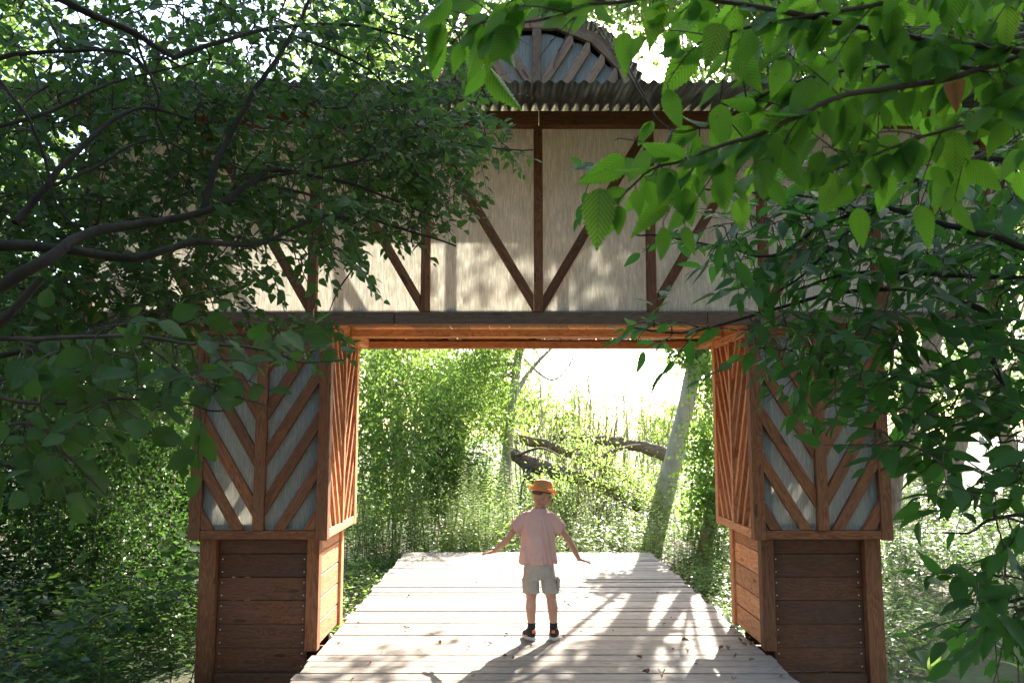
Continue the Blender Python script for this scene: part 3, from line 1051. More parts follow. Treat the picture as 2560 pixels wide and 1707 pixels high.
# hair: short cap
bm = bmesh.new()
add_ell(bm, H(0, -0.013, 0.036), (0.066, 0.077, 0.060), HQ, 24)
add_ell(bm, H(0, -0.038, 0.014), (0.058, 0.052, 0.040), HQ, 20)
geom = bm.verts[:] + bm.edges[:] + bm.faces[:]
fuse('hair', bm, 0.004, 2, boy, M_HAIR, lambda c: 0.0015 * noise.noise(c * 160))

# sunglasses
bm = bmesh.new()
for s_ in (-1, 1):
    add_ell(bm, H(0.030 * s_, 0.083, 0.004), (0.022, 0.004, 0.017), HQ @ Quaternion((0, 0, 1), -0.3 * s_), 14)
me = bpy.data.meshes.new('sunglasses')
add_capsule(bm, H(-0.012, 0.088, 0.008), H(0.012, 0.088, 0.008), 0.0025, 0.0025, 6)
for s_ in (-1, 1):
    add_capsule(bm, H(0.05 * s_, 0.077, 0.010), H(0.070 * s_, 0.0, 0.006), 0.0022, 0.0022, 6)
bm.to_mesh(me)
bm.free()
me.polygons.foreach_set('use_smooth', [True] * len(me.polygons))
link('sunglasses', me, boy, M_LENS, Matrix.Identity(4))

# straw hat: crown, brim, band ridge
hat_c = H(0, -0.010, 0.034)
hup = (hu * 0.75 + Vector((-0.10, -0.04, 0.65))).normalized()
hfw = (hf - hup * hf.dot(hup)).normalized()
hrr = hfw.cross(hup).normalized()
HM = Matrix((hrr, hfw, hup)).transposed().to_4x4()
HM.translation = hat_c
prof = [(1.00, 0.0), (0.99, 0.015), (0.965, 0.03), (0.94, 0.045), (0.905, 0.06), (0.86, 0.073), (0.78, 0.083), (0.6, 0.088), (0.3, 0.086), (0.02, 0.084)]
ns = 48
Vv, Ff = [], []
def hatpt(rs, z, th):
    x, y_ = 0.074 * rs * math.cos(th), 0.087 * rs * math.sin(th)
    if z > 0.05:
        # pinched, dented crown
        k = (z - 0.05) / 0.035
        x *= 1 - 0.12 * k * max(0, math.sin(th))
        z += 0.010 * k * abs(math.cos(th)) * rs - 0.008 * k * (1 - rs)
    return (x, y_, z)
for rs, z in prof:
    for k in range(ns):
        Vv.append(hatpt(rs, z, 2 * math.pi * k / ns))
for i in range(len(prof) - 1):
    for k in range(ns):
        Ff.append((i * ns + k, i * ns + (k + 1) % ns, (i + 1) * ns + (k + 1) % ns, (i + 1) * ns + k))
Ff.append(tuple(len(Vv) - ns + k for k in range(ns)))
crown_me = mesh('hat', Vv, Ff, True)
hat = link('hat', crown_me, boy, M_STRAW, HM)
md = hat.modifiers.new('s', 'SOLIDIFY')
md.thickness = 0.003
Vv, Ff = [], []
bp_ = [(1.02, 0.004), (1.10, -0.001), (1.22, -0.002), (1.34, 0.003), (1.42, 0.008), (1.43, 0.011)]
for rs, z in bp_:
    for k in range(ns):
        th = 2 * math.pi * k / ns
        f_ = (rs - 1.02) / 0.4
        up_ = 0.020 * max(0, -math.sin(th)) ** 1.5 - 0.016 * max(0, math.sin(th)) + 0.010 * abs(math.cos(th)) ** 2
        Vv.append((0.074 * rs * math.cos(th), 0.087 * rs * math.sin(th), z + up_ * f_))
for i in range(len(bp_) - 1):
    for k in range(ns):
        Ff.append((i * ns + k, i * ns + (k + 1) % ns, (i + 1) * ns + (k + 1) % ns, (i + 1) * ns + k))
br = link('hat_brim', mesh('hat_brim', Vv, Ff, True), None, M_STRAW)
br.parent = hat
md = br.modifiers.new('s', 'SOLIDIFY')
md.thickness = 0.003
Vv, Ff = [], []
for rs, z in ((1.03, 0.004), (1.035, 0.018), (1.0, 0.030)):
    for k in range(ns):
        th = 2 * math.pi * k / ns
        Vv.append((0.0745 * rs * math.cos(th), 0.0875 * rs * math.sin(th), z + 0.003 * math.sin(th * 2)))
for i in range(2):
    for k in range(ns):
        Ff.append((i * ns + k, i * ns + (k + 1) % ns, (i + 1) * ns + (k + 1) % ns, (i + 1) * ns + k))
hb = link('hat_band', mesh('hat_band', Vv, Ff, True), None, M_STRAW)
hb.parent = hat

# shirt -------------------------------------------------------------
def ering(c, rx, ry, n=28, ax=Vector((1, 0, 0)), ay=Vector((0, 1, 0)), sq=0.0, wav=0.0, ph=0):
    out = []
    for k in range(n):
        th = 2 * math.pi * k / n
        m_ = 1 + sq * (abs(math.sin(2 * th)) ** 2) * 0.5 + wav * math.sin(5 * th + ph)
        out.append(Vector(c) + ax * rx * math.cos(th) * m_ + ay * ry * math.sin(th) * m_)
    return out
bm = bmesh.new()
prof = [(1345, 1406, 0.138, 0.092), (1345, 1395, 0.137, 0.092), (1345, 1370, 0.130, 0.090), (1345, 1345, 0.126, 0.088), (1346, 1322, 0.126, 0.086),
        (1346, 1302, 0.128, 0.082), (1346, 1290, 0.120, 0.072), (1346, 1282, 0.105, 0.062), (1346, 1276, 0.070, 0.052), (1346, 1271, 0.048, 0.044)]
add_loft(bm, [ering(bp(u, v, 0.0), rx, ry, sq=0.12, wav=0.015, ph=v * 0.02) for u, v, rx, ry in prof])
for s0, hem, s_ in ((bp(1316, 1291), bp(1285, 1324, 0.0), -1), (bp(1376, 1293), bp(1403, 1325, 0.0), 1)):
    d = (hem - s0).normalized()
    ay = Vector((0, 1, 0))
    ax = d.cross(ay).normalized()
    add_loft(bm, [ering(s0 + (hem - s0) * t_, r_, r_ * 1.08, 20, ax, ay) for t_, r_ in ((-0.25, 0.035), (0.0, 0.046), (0.35, 0.049), (0.7, 0.050), (1.0, 0.052))])
def folds(c):
    x = (c.x - 0.23)
    down = max(0, min(1, (0.95 - c.z) / 0.35))
    f1 = noise.noise(Vector((c.x * 26 + c.z * 4, c.y * 14, c.z * 3.2)))
    f2 = noise.noise(Vector((c.x * 12 - c.z * 9 * (1 if x > 0 else -1), c.y * 8, c.z * 5 + 7)))
    f3 = noise.noise(c * 30)
    ridge = 1 - abs(f1) * 2.2
    return 0.014 * ridge * (0.35 + 0.65 * down) + 0.008 * f2 + 0.0015 * f3 - 0.003
fuse('shirt', bm, 0.0045, 4, boy, M_SHIRT, folds)
# collar band and hems
bm = bmesh.new()
cc = bp(1347, 1274, 0.004)
n_ = 28
for r0, z0_, r1, z1_ in ((0.048, -0.006, 0.041, 0.004),):
    a_ = [bm.verts.new(p_) for p_ in ering(cc + Vector((0, 0, z0_)), r0 + .004, r0 - .002, n_)]
    b1 = [bm.verts.new(p_) for p_ in ering(cc + Vector((0, 0, z1_)), r1 + .002, r1 - .002, n_)]
    for k in range(n_): bm.faces.new((a_[k], a_[(k + 1) % n_], b1[(k + 1) % n_], b1[k]))
me = bpy.data.meshes.new('shirt_collar')
bm.to_mesh(me)
bm.free()
cl_ = link('shirt_collar', me, boy, M_SHIRT, Matrix.Identity(4))
cl_.modifiers.new('s', 'SOLIDIFY').thickness = 0.004

# shorts -------------------------------------------------------------
bm = bmesh.new()
add_loft(bm, [ering(bp(u, v, 0), rx, ry, sq=0.1) for u, v, rx, ry in ((1347, 1446, 0.112, 0.084), (1347, 1425, 0.116, 0.086), (1346, 1400, 0.112, 0.082), (1346, 1385, 0.1, 0.075))])
for (u0, v0), (u1, v1), s_ in (((1328, 1425), (1328, 1480), -1), ((1367, 1425), (1377, 1480), 1)):
    a_, b1 = bp(u0, v0), bp(u1, v1, 0.0)
    add_loft(bm, [ering(a_ + (b1 - a_) * t_, rx, 0.08, 24, wav=0.02, ph=s_) for t_, rx in ((-0.1, 0.058), (0.3, 0.061), (0.7, 0.064), (0.97, 0.068), (1.0, 0.067))])
def sfolds(c):
    return 0.006 * noise.noise(Vector((c.x * 22, c.y * 16, c.z * 6))) + 0.004 * noise.noise(Vector((c.x * 9, c.y * 8, c.z * 24)))
sh = fuse('shorts', bm, 0.0045, 3, boy, M_SHORTS, sfolds)
for u, v, s_ in ((1311, 1452, -1), (1394, 1452, 1)):
    P0 = bp(u, v, 0.0)
    bm = bmesh.new()
    add_loft(bm, [ering(P0 + Vector((s_ * dx, 0, dz)), rx, 0.045, 16, sq=0.3) for dx, dz, rx in ((-0.004, -0.075, 0.008), (0.002, -0.06, 0.013), (0.004, -0.02, 0.014), (0.003, 0.0, 0.014), (0.006, 0.012, 0.016), (-0.003, 0.03, 0.010))])
    me = bpy.data.meshes.new('shorts_pocket')
    bm.to_mesh(me)
    bm.free()
    me.polygons.foreach_set('use_smooth', [True] * len(me.polygons))
    link('shorts_pocket', me, boy, M_SHORTS, Matrix.Identity(4))

# socks and shoes ------------------------------------------------------
for an, s_ in ((anL, -1), (anR, 1)):
    bm = bmesh.new()
    add_loft(bm, [ering(Vector((an.x, an.y, z)), r_, r_ * 1.08, 18) for z, r_ in ((0.04, 0.034), (0.07, 0.031), (0.095, 0.0295), (0.118, 0.031), (0.122, 0.0305))])
    me = bpy.data.meshes.new('sock')
    bm.to_mesh(me)
    bm.free()
    me.polygons.foreach_set('use_smooth', [True] * len(me.polygons))
    link('sock', me, boy, M_BLACK, Matrix.Identity(4))
    yaw = R(-8) if s_ > 0 else R(22)
    Q = Matrix.Rotation(yaw, 4, 'Z')
    SM = Matrix.Translation(Vector((an.x, an.y - 0.02, 0))) @ Q
    bm = bmesh.new()
    add_loft(bm, [[SM @ Vector((w * math.cos(2 * math.pi * k / 20), yc + l_ * math.sin(2 * math.pi * k / 20), z)) for k in range(20)] for z, w, l_, yc in
                  ((0.022, 0.038, 0.093, 0.055), (0.04, 0.039, 0.090, 0.052), (0.055, 0.036, 0.070, 0.035), (0.07, 0.034, 0.048, 0.016), (0.083, 0.034, 0.042, 0.010))])
    shoe = fuse('shoe', bm, 0.005, 2, boy, M_BLACK)
    def sub(name, rings, mat_):
        bm = bmesh.new()
        add_loft(bm, [[SM @ Vector(p_) for p_ in r_] for r_ in rings])
        me = bpy.data.meshes.new(name)
        bm.to_mesh(me)
        bm.free()
        me.polygons.foreach_set('use_smooth', [True] * len(me.polygons))
        q = bpy.data.objects.new(name, me)
        COL.objects.link(q)
        me.materials.append(mat_)
        q.parent = shoe
        q.matrix_basis = Matrix.Translation(-boy.location) if False else Matrix.Identity(4)
        q.matrix_parent_inverse = Matrix.Identity(4)
        return q
    sub('sole', [[(w * math.cos(2 * math.pi * k / 20), 0.055 + l_ * math.sin(2 * math.pi * k / 20), z) for k in range(20)] for z, w, l_ in ((0.001, 0.038, 0.094), (0.008, 0.043, 0.100), (0.022, 0.042, 0.098), (0.027, 0.038, 0.092))], M_SOLE)
    sub('heel_tab', [[(0.013 * math.cos(2 * math.pi * k / 12), -0.036 + 0.006 * math.sin(2 * math.pi * k / 12), z) for k in range(12)] for z in (0.058, 0.066, 0.078)], M_ORANGE)
    sub('side_trim', [[(s_ * -0.002 + 0.0405 * math.cos(2 * math.pi * k / 12), 0.03 + 0.05 * math.sin(2 * math.pi * k / 12), z) for k in range(12)] for z in (0.030, 0.036)], M_ORANGE)

# ------------------------------------------------------------------ plants
G_LEFT = leaf_mat('leaf_small', (0.022, 0.055, 0.014), (0.075, 0.135, 0.038), (0.12, 0.31, 0.035), 0.44, 0.35, per_object=False, spec=0.22, yellow=(0.22, 0.22, 0.05), under=(0.13, 0.17, 0.09))
G_LEFT_O = leaf_mat('leaf_small_one', (0.022, 0.055, 0.014), (0.075, 0.135, 0.038), (0.12, 0.31, 0.035), 0.44, 0.35, per_object=True, spec=0.22, yellow=(0.22, 0.22, 0.05), under=(0.13, 0.17, 0.09))
G_HAZEL = leaf_mat('leaf_hazel', (0.03, 0.07, 0.015), (0.07, 0.13, 0.03), (0.11, 0.28, 0.03), 0.4, 0.6, per_object=True, spec=0.2, under=(0.14, 0.16, 0.07))
G_ELM = leaf_mat('leaf_elm', (0.03, 0.10, 0.012), (0.10, 0.21, 0.03), (0.24, 0.60, 0.03), 0.58, 0.9, per_object=True, yellow=(0.20, 0.24, 0.04), rough=0.5)
G_ELDER = leaf_mat('leaf_elder', (0.018, 0.058, 0.014), (0.05, 0.12, 0.028), (0.10, 0.36, 0.03), 0.45, 0.4, per_object=True, rough=0.45, spec=0.25)
G_ELDER_J = leaf_mat('leaf_elder_far', (0.018, 0.058, 0.014), (0.05, 0.12, 0.028), (0.10, 0.36, 0.03), 0.45, 0.4, per_object=False, rough=0.45, spec=0.25)
G_BRIGHT = leaf_mat('leaf_bright', (0.045, 0.095, 0.022), (0.12, 0.205, 0.055), (0.42, 0.62, 0.13), 0.6, 0.0, rough=0.38, yellow=(0.24, 0.30, 0.06), spec=0.5)
G_WILLOW = leaf_mat('leaf_willow', (0.05, 0.10, 0.02), (0.12, 0.20, 0.05), (0.34, 0.52, 0.08), 0.58, 0.0, rough=0.4, spec=0.45)
G_WEED = leaf_mat('leaf_weed', (0.12, 0.19, 0.05), (0.26, 0.35, 0.13), (0.50, 0.66, 0.20), 0.58, 0.0, rough=0.38, spec=0.5)
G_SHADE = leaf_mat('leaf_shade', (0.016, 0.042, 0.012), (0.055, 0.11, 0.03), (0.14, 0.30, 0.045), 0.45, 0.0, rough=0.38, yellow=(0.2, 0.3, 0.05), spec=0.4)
G_MID = leaf_mat('leaf_mid', (0.03, 0.07, 0.018), (0.09, 0.15, 0.04), (0.27, 0.45, 0.08), 0.52, 0.0, rough=0.38, yellow=(0.22, 0.28, 0.06), spec=0.45)
M_DRY = simple_mat('dry_leaf', (0.10, 0.05, 0.03), (0.30, 0.18, 0.11), 25, 0.8)
M_DRYO = leaf_mat('brown_leaf', (0.30, 0.13, 0.04), (0.42, 0.20, 0.07), (0.5, 0.2, 0.05), 0.4, 0.3, per_object=True)
M_BERRY = simple_mat('green_berry', (0.05, 0.09, 0.03), (0.09, 0.14, 0.05), 60, 0.5)


def leaf_template(n=6, width=0.5, fold=0.12, droop=0.15, serr=0.0, tip=1.0, base=0.6, pleat=0.0, stalk=0.0):
    """A leaf along +X, length 1, both halves; returns verts, quads (4-gons) and uv."""
    V, UV, F = [], [], []
    for i in range(n + 1):
        t_ = i / n
        w = (math.sin(math.pi * t_ ** base) ** 0.85) * width * 0.5 * (1 - 0.25 * t_ * tip)
        if i in (0, n): w = 0.004
        if serr and 0 < i < n: w *= 1 + serr * (1 if i % 2 else -1)
        z0 = -droop * t_ * t_
        px = t_ + (serr * 0.12 if (serr and i % 2 and i < n) else 0)
        zp = pleat * (1 if i % 2 else -1)
        V += [(px, -w, z0 + fold * w * 2 - zp * 0.6), (t_, 0, z0 + zp * 0.2), (px, w, z0 + fold * w * 2 - zp * 0.6)]
        UV += [(t_, 0.5 - w / width), (t_, 0.5), (t_, 0.5 + w / width)]
    for i in range(n):
        a = 3 * i
        F += [(a, a + 3, a + 4, a + 1), (a + 1, a + 4, a + 5, a + 2)]
    return np.array(V, dtype=float), np.array(F), np.array(UV)


LT_FAR = (np.array([(0, 0, 0), (0.42, -0.23, 0.06), (1, 0, -0.1), (0.42, 0.23, 0.06)], float), np.array([(0, 1, 2, 3)]), np.array([(0, .5), (.4, 0), (1, .5), (.4, 1)]))
LT_NARROW = (np.array([(0, 0, 0), (0.4, -0.09, 0.03), (1, 0, -0.18), (0.4, 0.09, 0.03)], float), np.array([(0, 1, 2, 3)]), np.array([(0, .5), (.4, 0), (1, .5), (.4, 1)]))
LT_ROUND = (np.array([(0, 0, 0), (0.28, -0.34, 0.05), (0.75, -0.3, 0.03), (1, 0, -0.05), (0.75, 0.3, 0.03), (0.28, 0.34, 0.05)], float), np.array([(0, 1, 2, 3), (0, 3, 4, 5)]), np.array([(0, .5), (.3, 0), (.7, 0), (1, .5), (.7, 1), (.3, 1)]))
LT_OVAL = leaf_template(3, 0.52, 0.15, 0.12)


def frames(A, N):
    """Rotation matrices (n,3,3), columns = along the leaf, across, normal."""
    A = A / np.maximum(np.linalg.norm(A, axis=1, keepdims=True), 1e-9)
    Y = np.cross(N, A)
    Y = Y / np.maximum(np.linalg.norm(Y, axis=1, keepdims=True), 1e-9)
    Z = np.cross(A, Y)
    return np.stack([A, Y, Z], axis=2)


def leaves_mesh(name, P, A, N, S, tpl, r_=None):
    V, F, UV = tpl
    n = len(P)
    Rm = frames(A, N)
    W = np.einsum('nij,kj->nki', Rm, V) * S[:, None, None] + P[:, None, :]
    nv = len(V)
    Fa = (F[None] + (np.arange(n) * nv)[:, None, None]).reshape(-1, F.shape[1])
    if r_ is None: r_ = rng.random(n)
    return np_mesh(name, W.reshape(-1, 3), Fa, np.tile(UV, (n, 1)), np.repeat(r_, nv))


class Tubes:
    def __init__(s): s.V, s.F, s.n = [], [], 0
    def add(s, pts, radii, seg=5):
        pts = np.asarray(pts, float)
        d = np.gradient(pts, axis=0)
        d /= np.maximum(np.linalg.norm(d, axis=1, keepdims=True), 1e-9)
        ref = np.array([0.0, 0, 1]) if abs(d[0][2]) < 0.8 else np.array([1.0, 0, 0])
        m = len(pts)
        for i in range(m):
            a = np.cross(d[i], ref)
            a /= max(np.linalg.norm(a), 1e-9)
            c_ = np.cross(d[i], a)
            for k in range(seg):
                th = 2 * math.pi * k / seg
                s.V.append(pts[i] + radii[i] * (a * math.cos(th) + c_ * math.sin(th)))
        for i in range(m - 1):
            for k in range(seg):
                s.F.append((s.n + i * seg + k, s.n + i * seg + (k + 1) % seg, s.n + (i + 1) * seg + (k + 1) % seg, s.n + (i + 1) * seg + k))
        s.n += m * seg
    def build(s, name, mat, parent=None, kind=None):
        me = np_mesh(name, np.array(s.V), np.array(s.F), smooth=True)
        o = link(name, me, parent, mat, Matrix.Identity(4))
        if kind: o['kind'] = kind
        return o


def smooth_path(pts, n=8, wob=0.0):
    """Catmull-Rom through points (each may carry a radius as 4th value)."""
    P = [np.array(p_, float) for p_ in pts]
    P = [2 * P[0] - P[1]] + P + [2 * P[-1] - P[-2]]
    out = []
    for i in range(1, len(P) - 2):
        for k in range(n):
            t_ = k / n
            a, b_, c_, d_ = P[i - 1], P[i], P[i + 1], P[i + 2]
            q = 0.5 * (2 * b_ + (c_ - a) * t_ + (2 * a - 5 * b_ + 4 * c_ - d_) * t_ ** 2 + (3 * b_ - a - 3 * c_ + d_) * t_ ** 3)
            out.append(q)
    out.append(P[-2])
    out = np.array(out)
    if wob:
        w = rng.normal(0, wob, (len(out), 3))
        w[1:-1] = (w[:-2] + w[1:-1] + w[2:]) / 3
        out[:, :3] += w
    return out


def limb(name, pts, parent, mat, n=8, seg=8, wob=0.0):
    """pts: (x, y, z, radius). One limb, one mesh."""
    q = smooth_path(pts, n, wob)
    t_ = Tubes()
    t_.add(q[:, :3], np.maximum(q[:, 3], 0.001), seg)
    o = t_.build(name, mat, parent)
    return o, q


def pxl(L, r0, r1):
    """Limb from photograph pixels with depths: (u, v, D), radius from r0 to r1."""
    n = len(L)
    return [(*ray(u, v, D), r0 + (r1 - r0) * i / (n - 1)) for i, (u, v, D) in enumerate(L)]


def place_leaves(root, P, A, N, S, tpls, mat_one, mat_join, n_one=300, label_name='leaf', stuff_name='leaves'):
    """The leaves that show largest as objects of their own, the rest as one."""
    u, v, zc = proj(P)
    size = S / np.maximum(zc, 0.1)
    seen = (u > -40) & (u < 2600) & (v > -40) & (v < 1750) & (zc > 0.1)
    order = np.argsort(-size * seen)
    one = order[:n_one]
    rest = order[n_one:]
    meshes = []
    for tp in tpls:
        me = np_mesh(label_name, tp[0], tp[1], tp[2], smooth=False)
        me.materials.append(mat_one)
        meshes.append(me)
    Rm = frames(A[one], N[one])
    rl = np.array(root.location)
    for j, i in enumerate(one):
        M = Matrix([[*(Rm[j][r_] * S[i]), P[i][r_] - rl[r_]] for r_ in range(3)] + [[0, 0, 0, 1]])
        o = bpy.data.objects.new(label_name, meshes[j % len(meshes)])
        COL.objects.link(o)
        o.parent = root
        o.matrix_basis = M
    if len(rest):
        me = leaves_mesh(stuff_name, P[rest], A[rest], N[rest], S[rest], tpls[0])
        o = link(stuff_name, me, root, mat_join, Matrix.Identity(4))
        o['kind'] = 'stuff'


def in_poly(u, v, poly):
    c_ = False
    j = len(poly) - 1
    for i in range(len(poly)):
        if (poly[i][1] > v) != (poly[j][1] > v) and u < (poly[j][0] - poly[i][0]) * (v - poly[i][1]) / (poly[j][1] - poly[i][1]) + poly[i][0]:
            c_ = not c_
        j = i
    return c_


def grow(root, limbs, regions, tw_len, leaf_len, spacing, droop, tw_dir, tw_r=0.0022, face_cam=0.3, spread=0.9, conn_r=0.0035, hang=0.3, keep=None):
    """Fine growth: twigs spread through the regions (pixel polygons with depth ranges), each joined to the
    nearest wood, alternate leaves along them. Returns the leaves; adds one 'twigs' part."""
    nodes = np.concatenate([q[:, :3] for q in limbs])
    bases = []
    for poly, D0, D1, cnt in regions:
        us = [p_[0] for p_ in poly]
        vs_ = [p_[1] for p_ in poly]
        k = 0
        while k < cnt:
            u, v = rng.uniform(min(us), max(us)), rng.uniform(min(vs_), max(vs_))
            if not in_poly(u, v, poly): continue
            bases.append(ray(u, v, rng.uniform(D0, D1)))
            k += 1
    B = np.array([tuple(b_) for b_ in bases])
    d0 = np.array([np.min(np.linalg.norm(nodes - b_, axis=1)) for b_ in B])
    B = B[np.argsort(d0)]
    tb = Tubes()
    P, A, N, S = [], [], [], []
    cap = np.array([0, 0, CAM_Z])
    for b_ in B:
        dist = np.linalg.norm(nodes - b_, axis=1)
        i = int(np.argmin(dist))
        a = nodes[i]
        gap = b_ - a
        L = np.linalg.norm(gap)
        dirn = np.array(tw_dir) * 0.6 + gap / max(L, 1e-6) * 0.5 + rng.normal(0, 0.38, 3)
        dirn /= np.linalg.norm(dirn)
        if L > 0.03:
            m_ = (a + b_) / 2 + rng.normal(0, 0.05 * L, 3) + np.array([0, 0, 0.06 * L])
            q = smooth_path([a, m_, b_], 4, 0.003)
            tb.add(q, np.linspace(conn_r * (1.0 + min(L, 0.6)), tw_r, len(q)), 4)
            nodes = np.concatenate([nodes, q[1:]])
        TL = tw_len * rng.uniform(0.6, 1.35)
        e = b_ + dirn * TL + np.array([0, 0, -droop * TL * rng.uniform(0.3, 1)])
        q = smooth_path([b_, (b_ + e) / 2 + np.array([0, 0, 0.12 * TL * droop]) + rng.normal(0, 0.03 * TL, 3), e], 5, 0.002)
        tb.add(q, np.linspace(tw_r, tw_r * 0.45, len(q)), 4)
        nodes = np.concatenate([nodes, q[2::3]])
        nl = max(3, int(TL / spacing))
        side = 1
        for k in range(nl + 1):
            t_ = (k + 0.4) / (nl + 0.4)
            f = min(t_, 0.999) * (len(q) - 1)
            i0 = int(f)
            pos = q[i0] + (q[min(i0 + 1, len(q) - 1)] - q[i0]) * (f - i0)
            ax = dirn.copy()
            sidev = np.cross(ax, [0, 0, 1])
            sidev /= max(np.linalg.norm(sidev), 1e-6)
            side = -side
            la = ax * rng.uniform(0.3, 0.9) + sidev * side * spread * rng.uniform(0.6, 1.1) + np.array([0, 0, -hang]) + rng.normal(0, 0.28, 3)
            if k == nl: la = ax + rng.normal(0, 0.2, 3)
            tocam = cap - pos
            tocam /= np.linalg.norm(tocam)
            nn = np.array([0, 0, 1.0]) * (1 - face_cam) + tocam * face_cam + rng.normal(0, 0.33, 3)
            la /= np.linalg.norm(la)
            P.append(pos + la * 0.006)
            A.append(la)
            N.append(nn)
            S.append(leaf_len * rng.uniform(0.6, 1.25) * (0.75 if k == nl else 1))
    tb.build('twigs', M_TWIG, root, 'stuff')
    return np.array(P), np.array(A), np.array(N), np.array(S)


# ---- left foreground: small-leaved tree reaching over from the left -------------
tl = empty('small_leaved_tree', (-2.35, 2.2, -0.35))
tag(tl, 'small-leaved tree whose dark branches reach across the upper left of the gatehouse', 'tree')
limb('trunk', [(-2.35, 2.2, -0.45, 0.10), (-2.2, 2.25, 0.7, 0.085), (-2.05, 2.25, 1.5, 0.075), (-1.95, 2.3, 1.95, 0.06), (-1.85, 2.4, 2.9, 0.04), (-1.9, 2.5, 3.6, 0.02)], tl, M_BARK)
LB = [
    # big limb sweeping right from the left edge
    (((-160, 640, 2.2), (0, 610, 2.25), (150, 620, 2.3), (330, 645, 2.4), (480, 605, 2.5), (640, 610, 2.7), (760, 560, 2.9), (900, 520, 3.1)), 0.020, 0.004),
    (((-160, 800, 2.15), (0, 715, 2.2), (120, 650, 2.25), (210, 590, 2.35), (330, 560, 2.45), (520, 525, 2.6), (640, 450, 2.75), (700, 425, 2.9), (900, 470, 3.1), (1090, 545, 3.3)), 0.022, 0.004),
    (((505, 530, 2.6), (545, 400, 2.65), (590, 310, 2.7), (640, 220, 2.75), (730, 90, 2.85), (790, -40, 2.9)), 0.013, 0.007),
    (((-120, 230, 2.3), (0, 150, 2.3), (120, 132, 2.35), (290, 128, 2.4), (370, 175, 2.5)), 0.009, 0.004),
    (((60, -60, 2.3), (190, 15, 2.35), (330, 80, 2.45), (435, 145, 2.5)), 0.014, 0.008),
    (((435, 145, 2.5), (560, 100, 2.6), (700, 70, 2.75), (860, 62, 2.9), (1000, 90, 3.0), (1150, 130, 3.1)), 0.009, 0.004),
    (((40, 560, 2.3), (110, 470, 2.35), (190, 385, 2.4), (270, 310, 2.5), (360, 270, 2.6), (470, 300, 2.8)), 0.012, 0.004),
    (((110, 470, 2.35), (230, 420, 2.45), (380, 350, 2.6), (500, 400, 2.8)), 0.006, 0.003),
    (((680, 465, 2.75), (830, 500, 3.0), (960, 560, 3.2), (1140, 612, 3.4)), 0.006, 0.004),
    (((640, 450, 2.75), (900, 400, 3.0), (960, 370, 3.1), (1050, 340, 3.2), (1180, 365, 3.3), (1330, 378, 3.4)), 0.007, 0.003),
    (((730, 90, 2.85), (900, 160, 3.0), (1000, 250, 3.1), (1090, 330, 3.2)), 0.006, 0.003),
    (((-100, 900, 2.2), (60, 880, 2.25), (220, 830, 2.4), (330, 790, 2.55), (460, 770, 2.7)), 0.010, 0.003),
    (((0, 200, 2.3), (90, 330, 2.3), (150, 520, 2.35), (230, 600, 2.4)), 0.006, 0.003),
    (((330, 80, 2.45), (395, 240, 2.5), (390, 300, 2.55), (430, 420, 2.6), (400, 560, 2.6)), 0.005, 0.0025),
    (((-120, 340, 2.3), (100, 290, 2.4), (300, 200, 2.6), (520, 150, 2.8)), 0.008, 0.003),
]
lq = []
for L, r0, r1 in LB:
    o, q = limb('branch', pxl(L, r0, r1), tl, M_BARK, 6, 7, 0.004)
    lq.append(q)
# join the limbs that start outside the picture to the trunk
for i in (0, 1, 3, 4, 11, 14):
    a = lq[i][0]
    z = min(max(a[2] - 0.25, 0.2), 2.6)
    limb('branch', [(-2.05 if z < 1.9 else -1.93, 2.27, z, 0.03), ((a[0] - 2.0) / 2, (a[1] + 2.27) / 2, (a[2] + z) / 2 + 0.02, 0.024), (a[0], a[1], a[2], a[3])], tl, M_BARK, 5, 7)
reg = [
    ([(-60, -60), (1180, -60), (1230, 60), (1120, 150), (850, 200), (600, 260), (300, 330), (-60, 350)], 2.2, 3.4, 400),
    ([(-60, 250), (300, 230), (720, 190), (1090, 260), (1130, 340), (900, 470), (640, 520), (-60, 560)], 2.3, 3.5, 400),
    ([(-60, 480), (560, 470), (900, 480), (880, 620), (700, 660), (520, 690), (280, 760), (-60, 900)], 2.2, 3.2, 250),
    ([(700, 220), (1120, 170), (1230, 230), (1240, 330), (1180, 430), (950, 470), (760, 400)], 2.8, 3.6, 150),
    ([(880, 420), (1140, 400), (1150, 480), (1090, 560), (960, 600), (860, 600), (780, 540)], 2.8, 3.5, 75),
    ([(1140, 350), (1290, 365), (1280, 400), (1170, 400)], 3.1, 3.5, 6),
    ([(-60, 700), (300, 680), (520, 720), (640, 790), (520, 800), (300, 860), (-60, 1000)], 2.2, 3.0, 120),
    ([(500, 760), (760, 770), (860, 800), (800, 850), (600, 830)], 2.8, 3.3, 14),
]
reg = [(a_, b1_ + 0.4, c1_ + 0.4, int(n1_ * 1.15)) for a_, b1_, c1_, n1_ in reg]
P, A, N, S = grow(tl, lq, reg, 0.20, 0.047, 0.0225, 0.25, (0.75, 0.15, -0.05), face_cam=0.42)
uu, vv, _z = proj(P)
kp = ~((uu > 1235) & (uu < 1620) & (vv < 300))
P, A, N, S = P[kp], A[kp], N[kp], S[kp]
place_leaves(tl, P, A, N, S, [leaf_template(6, 0.68, 0.14, 0.14), leaf_template(6, 0.58, 0.05, 0.25), leaf_template(6, 0.72, 0.2, -0.08)], G_LEFT_O, G_LEFT, 300)

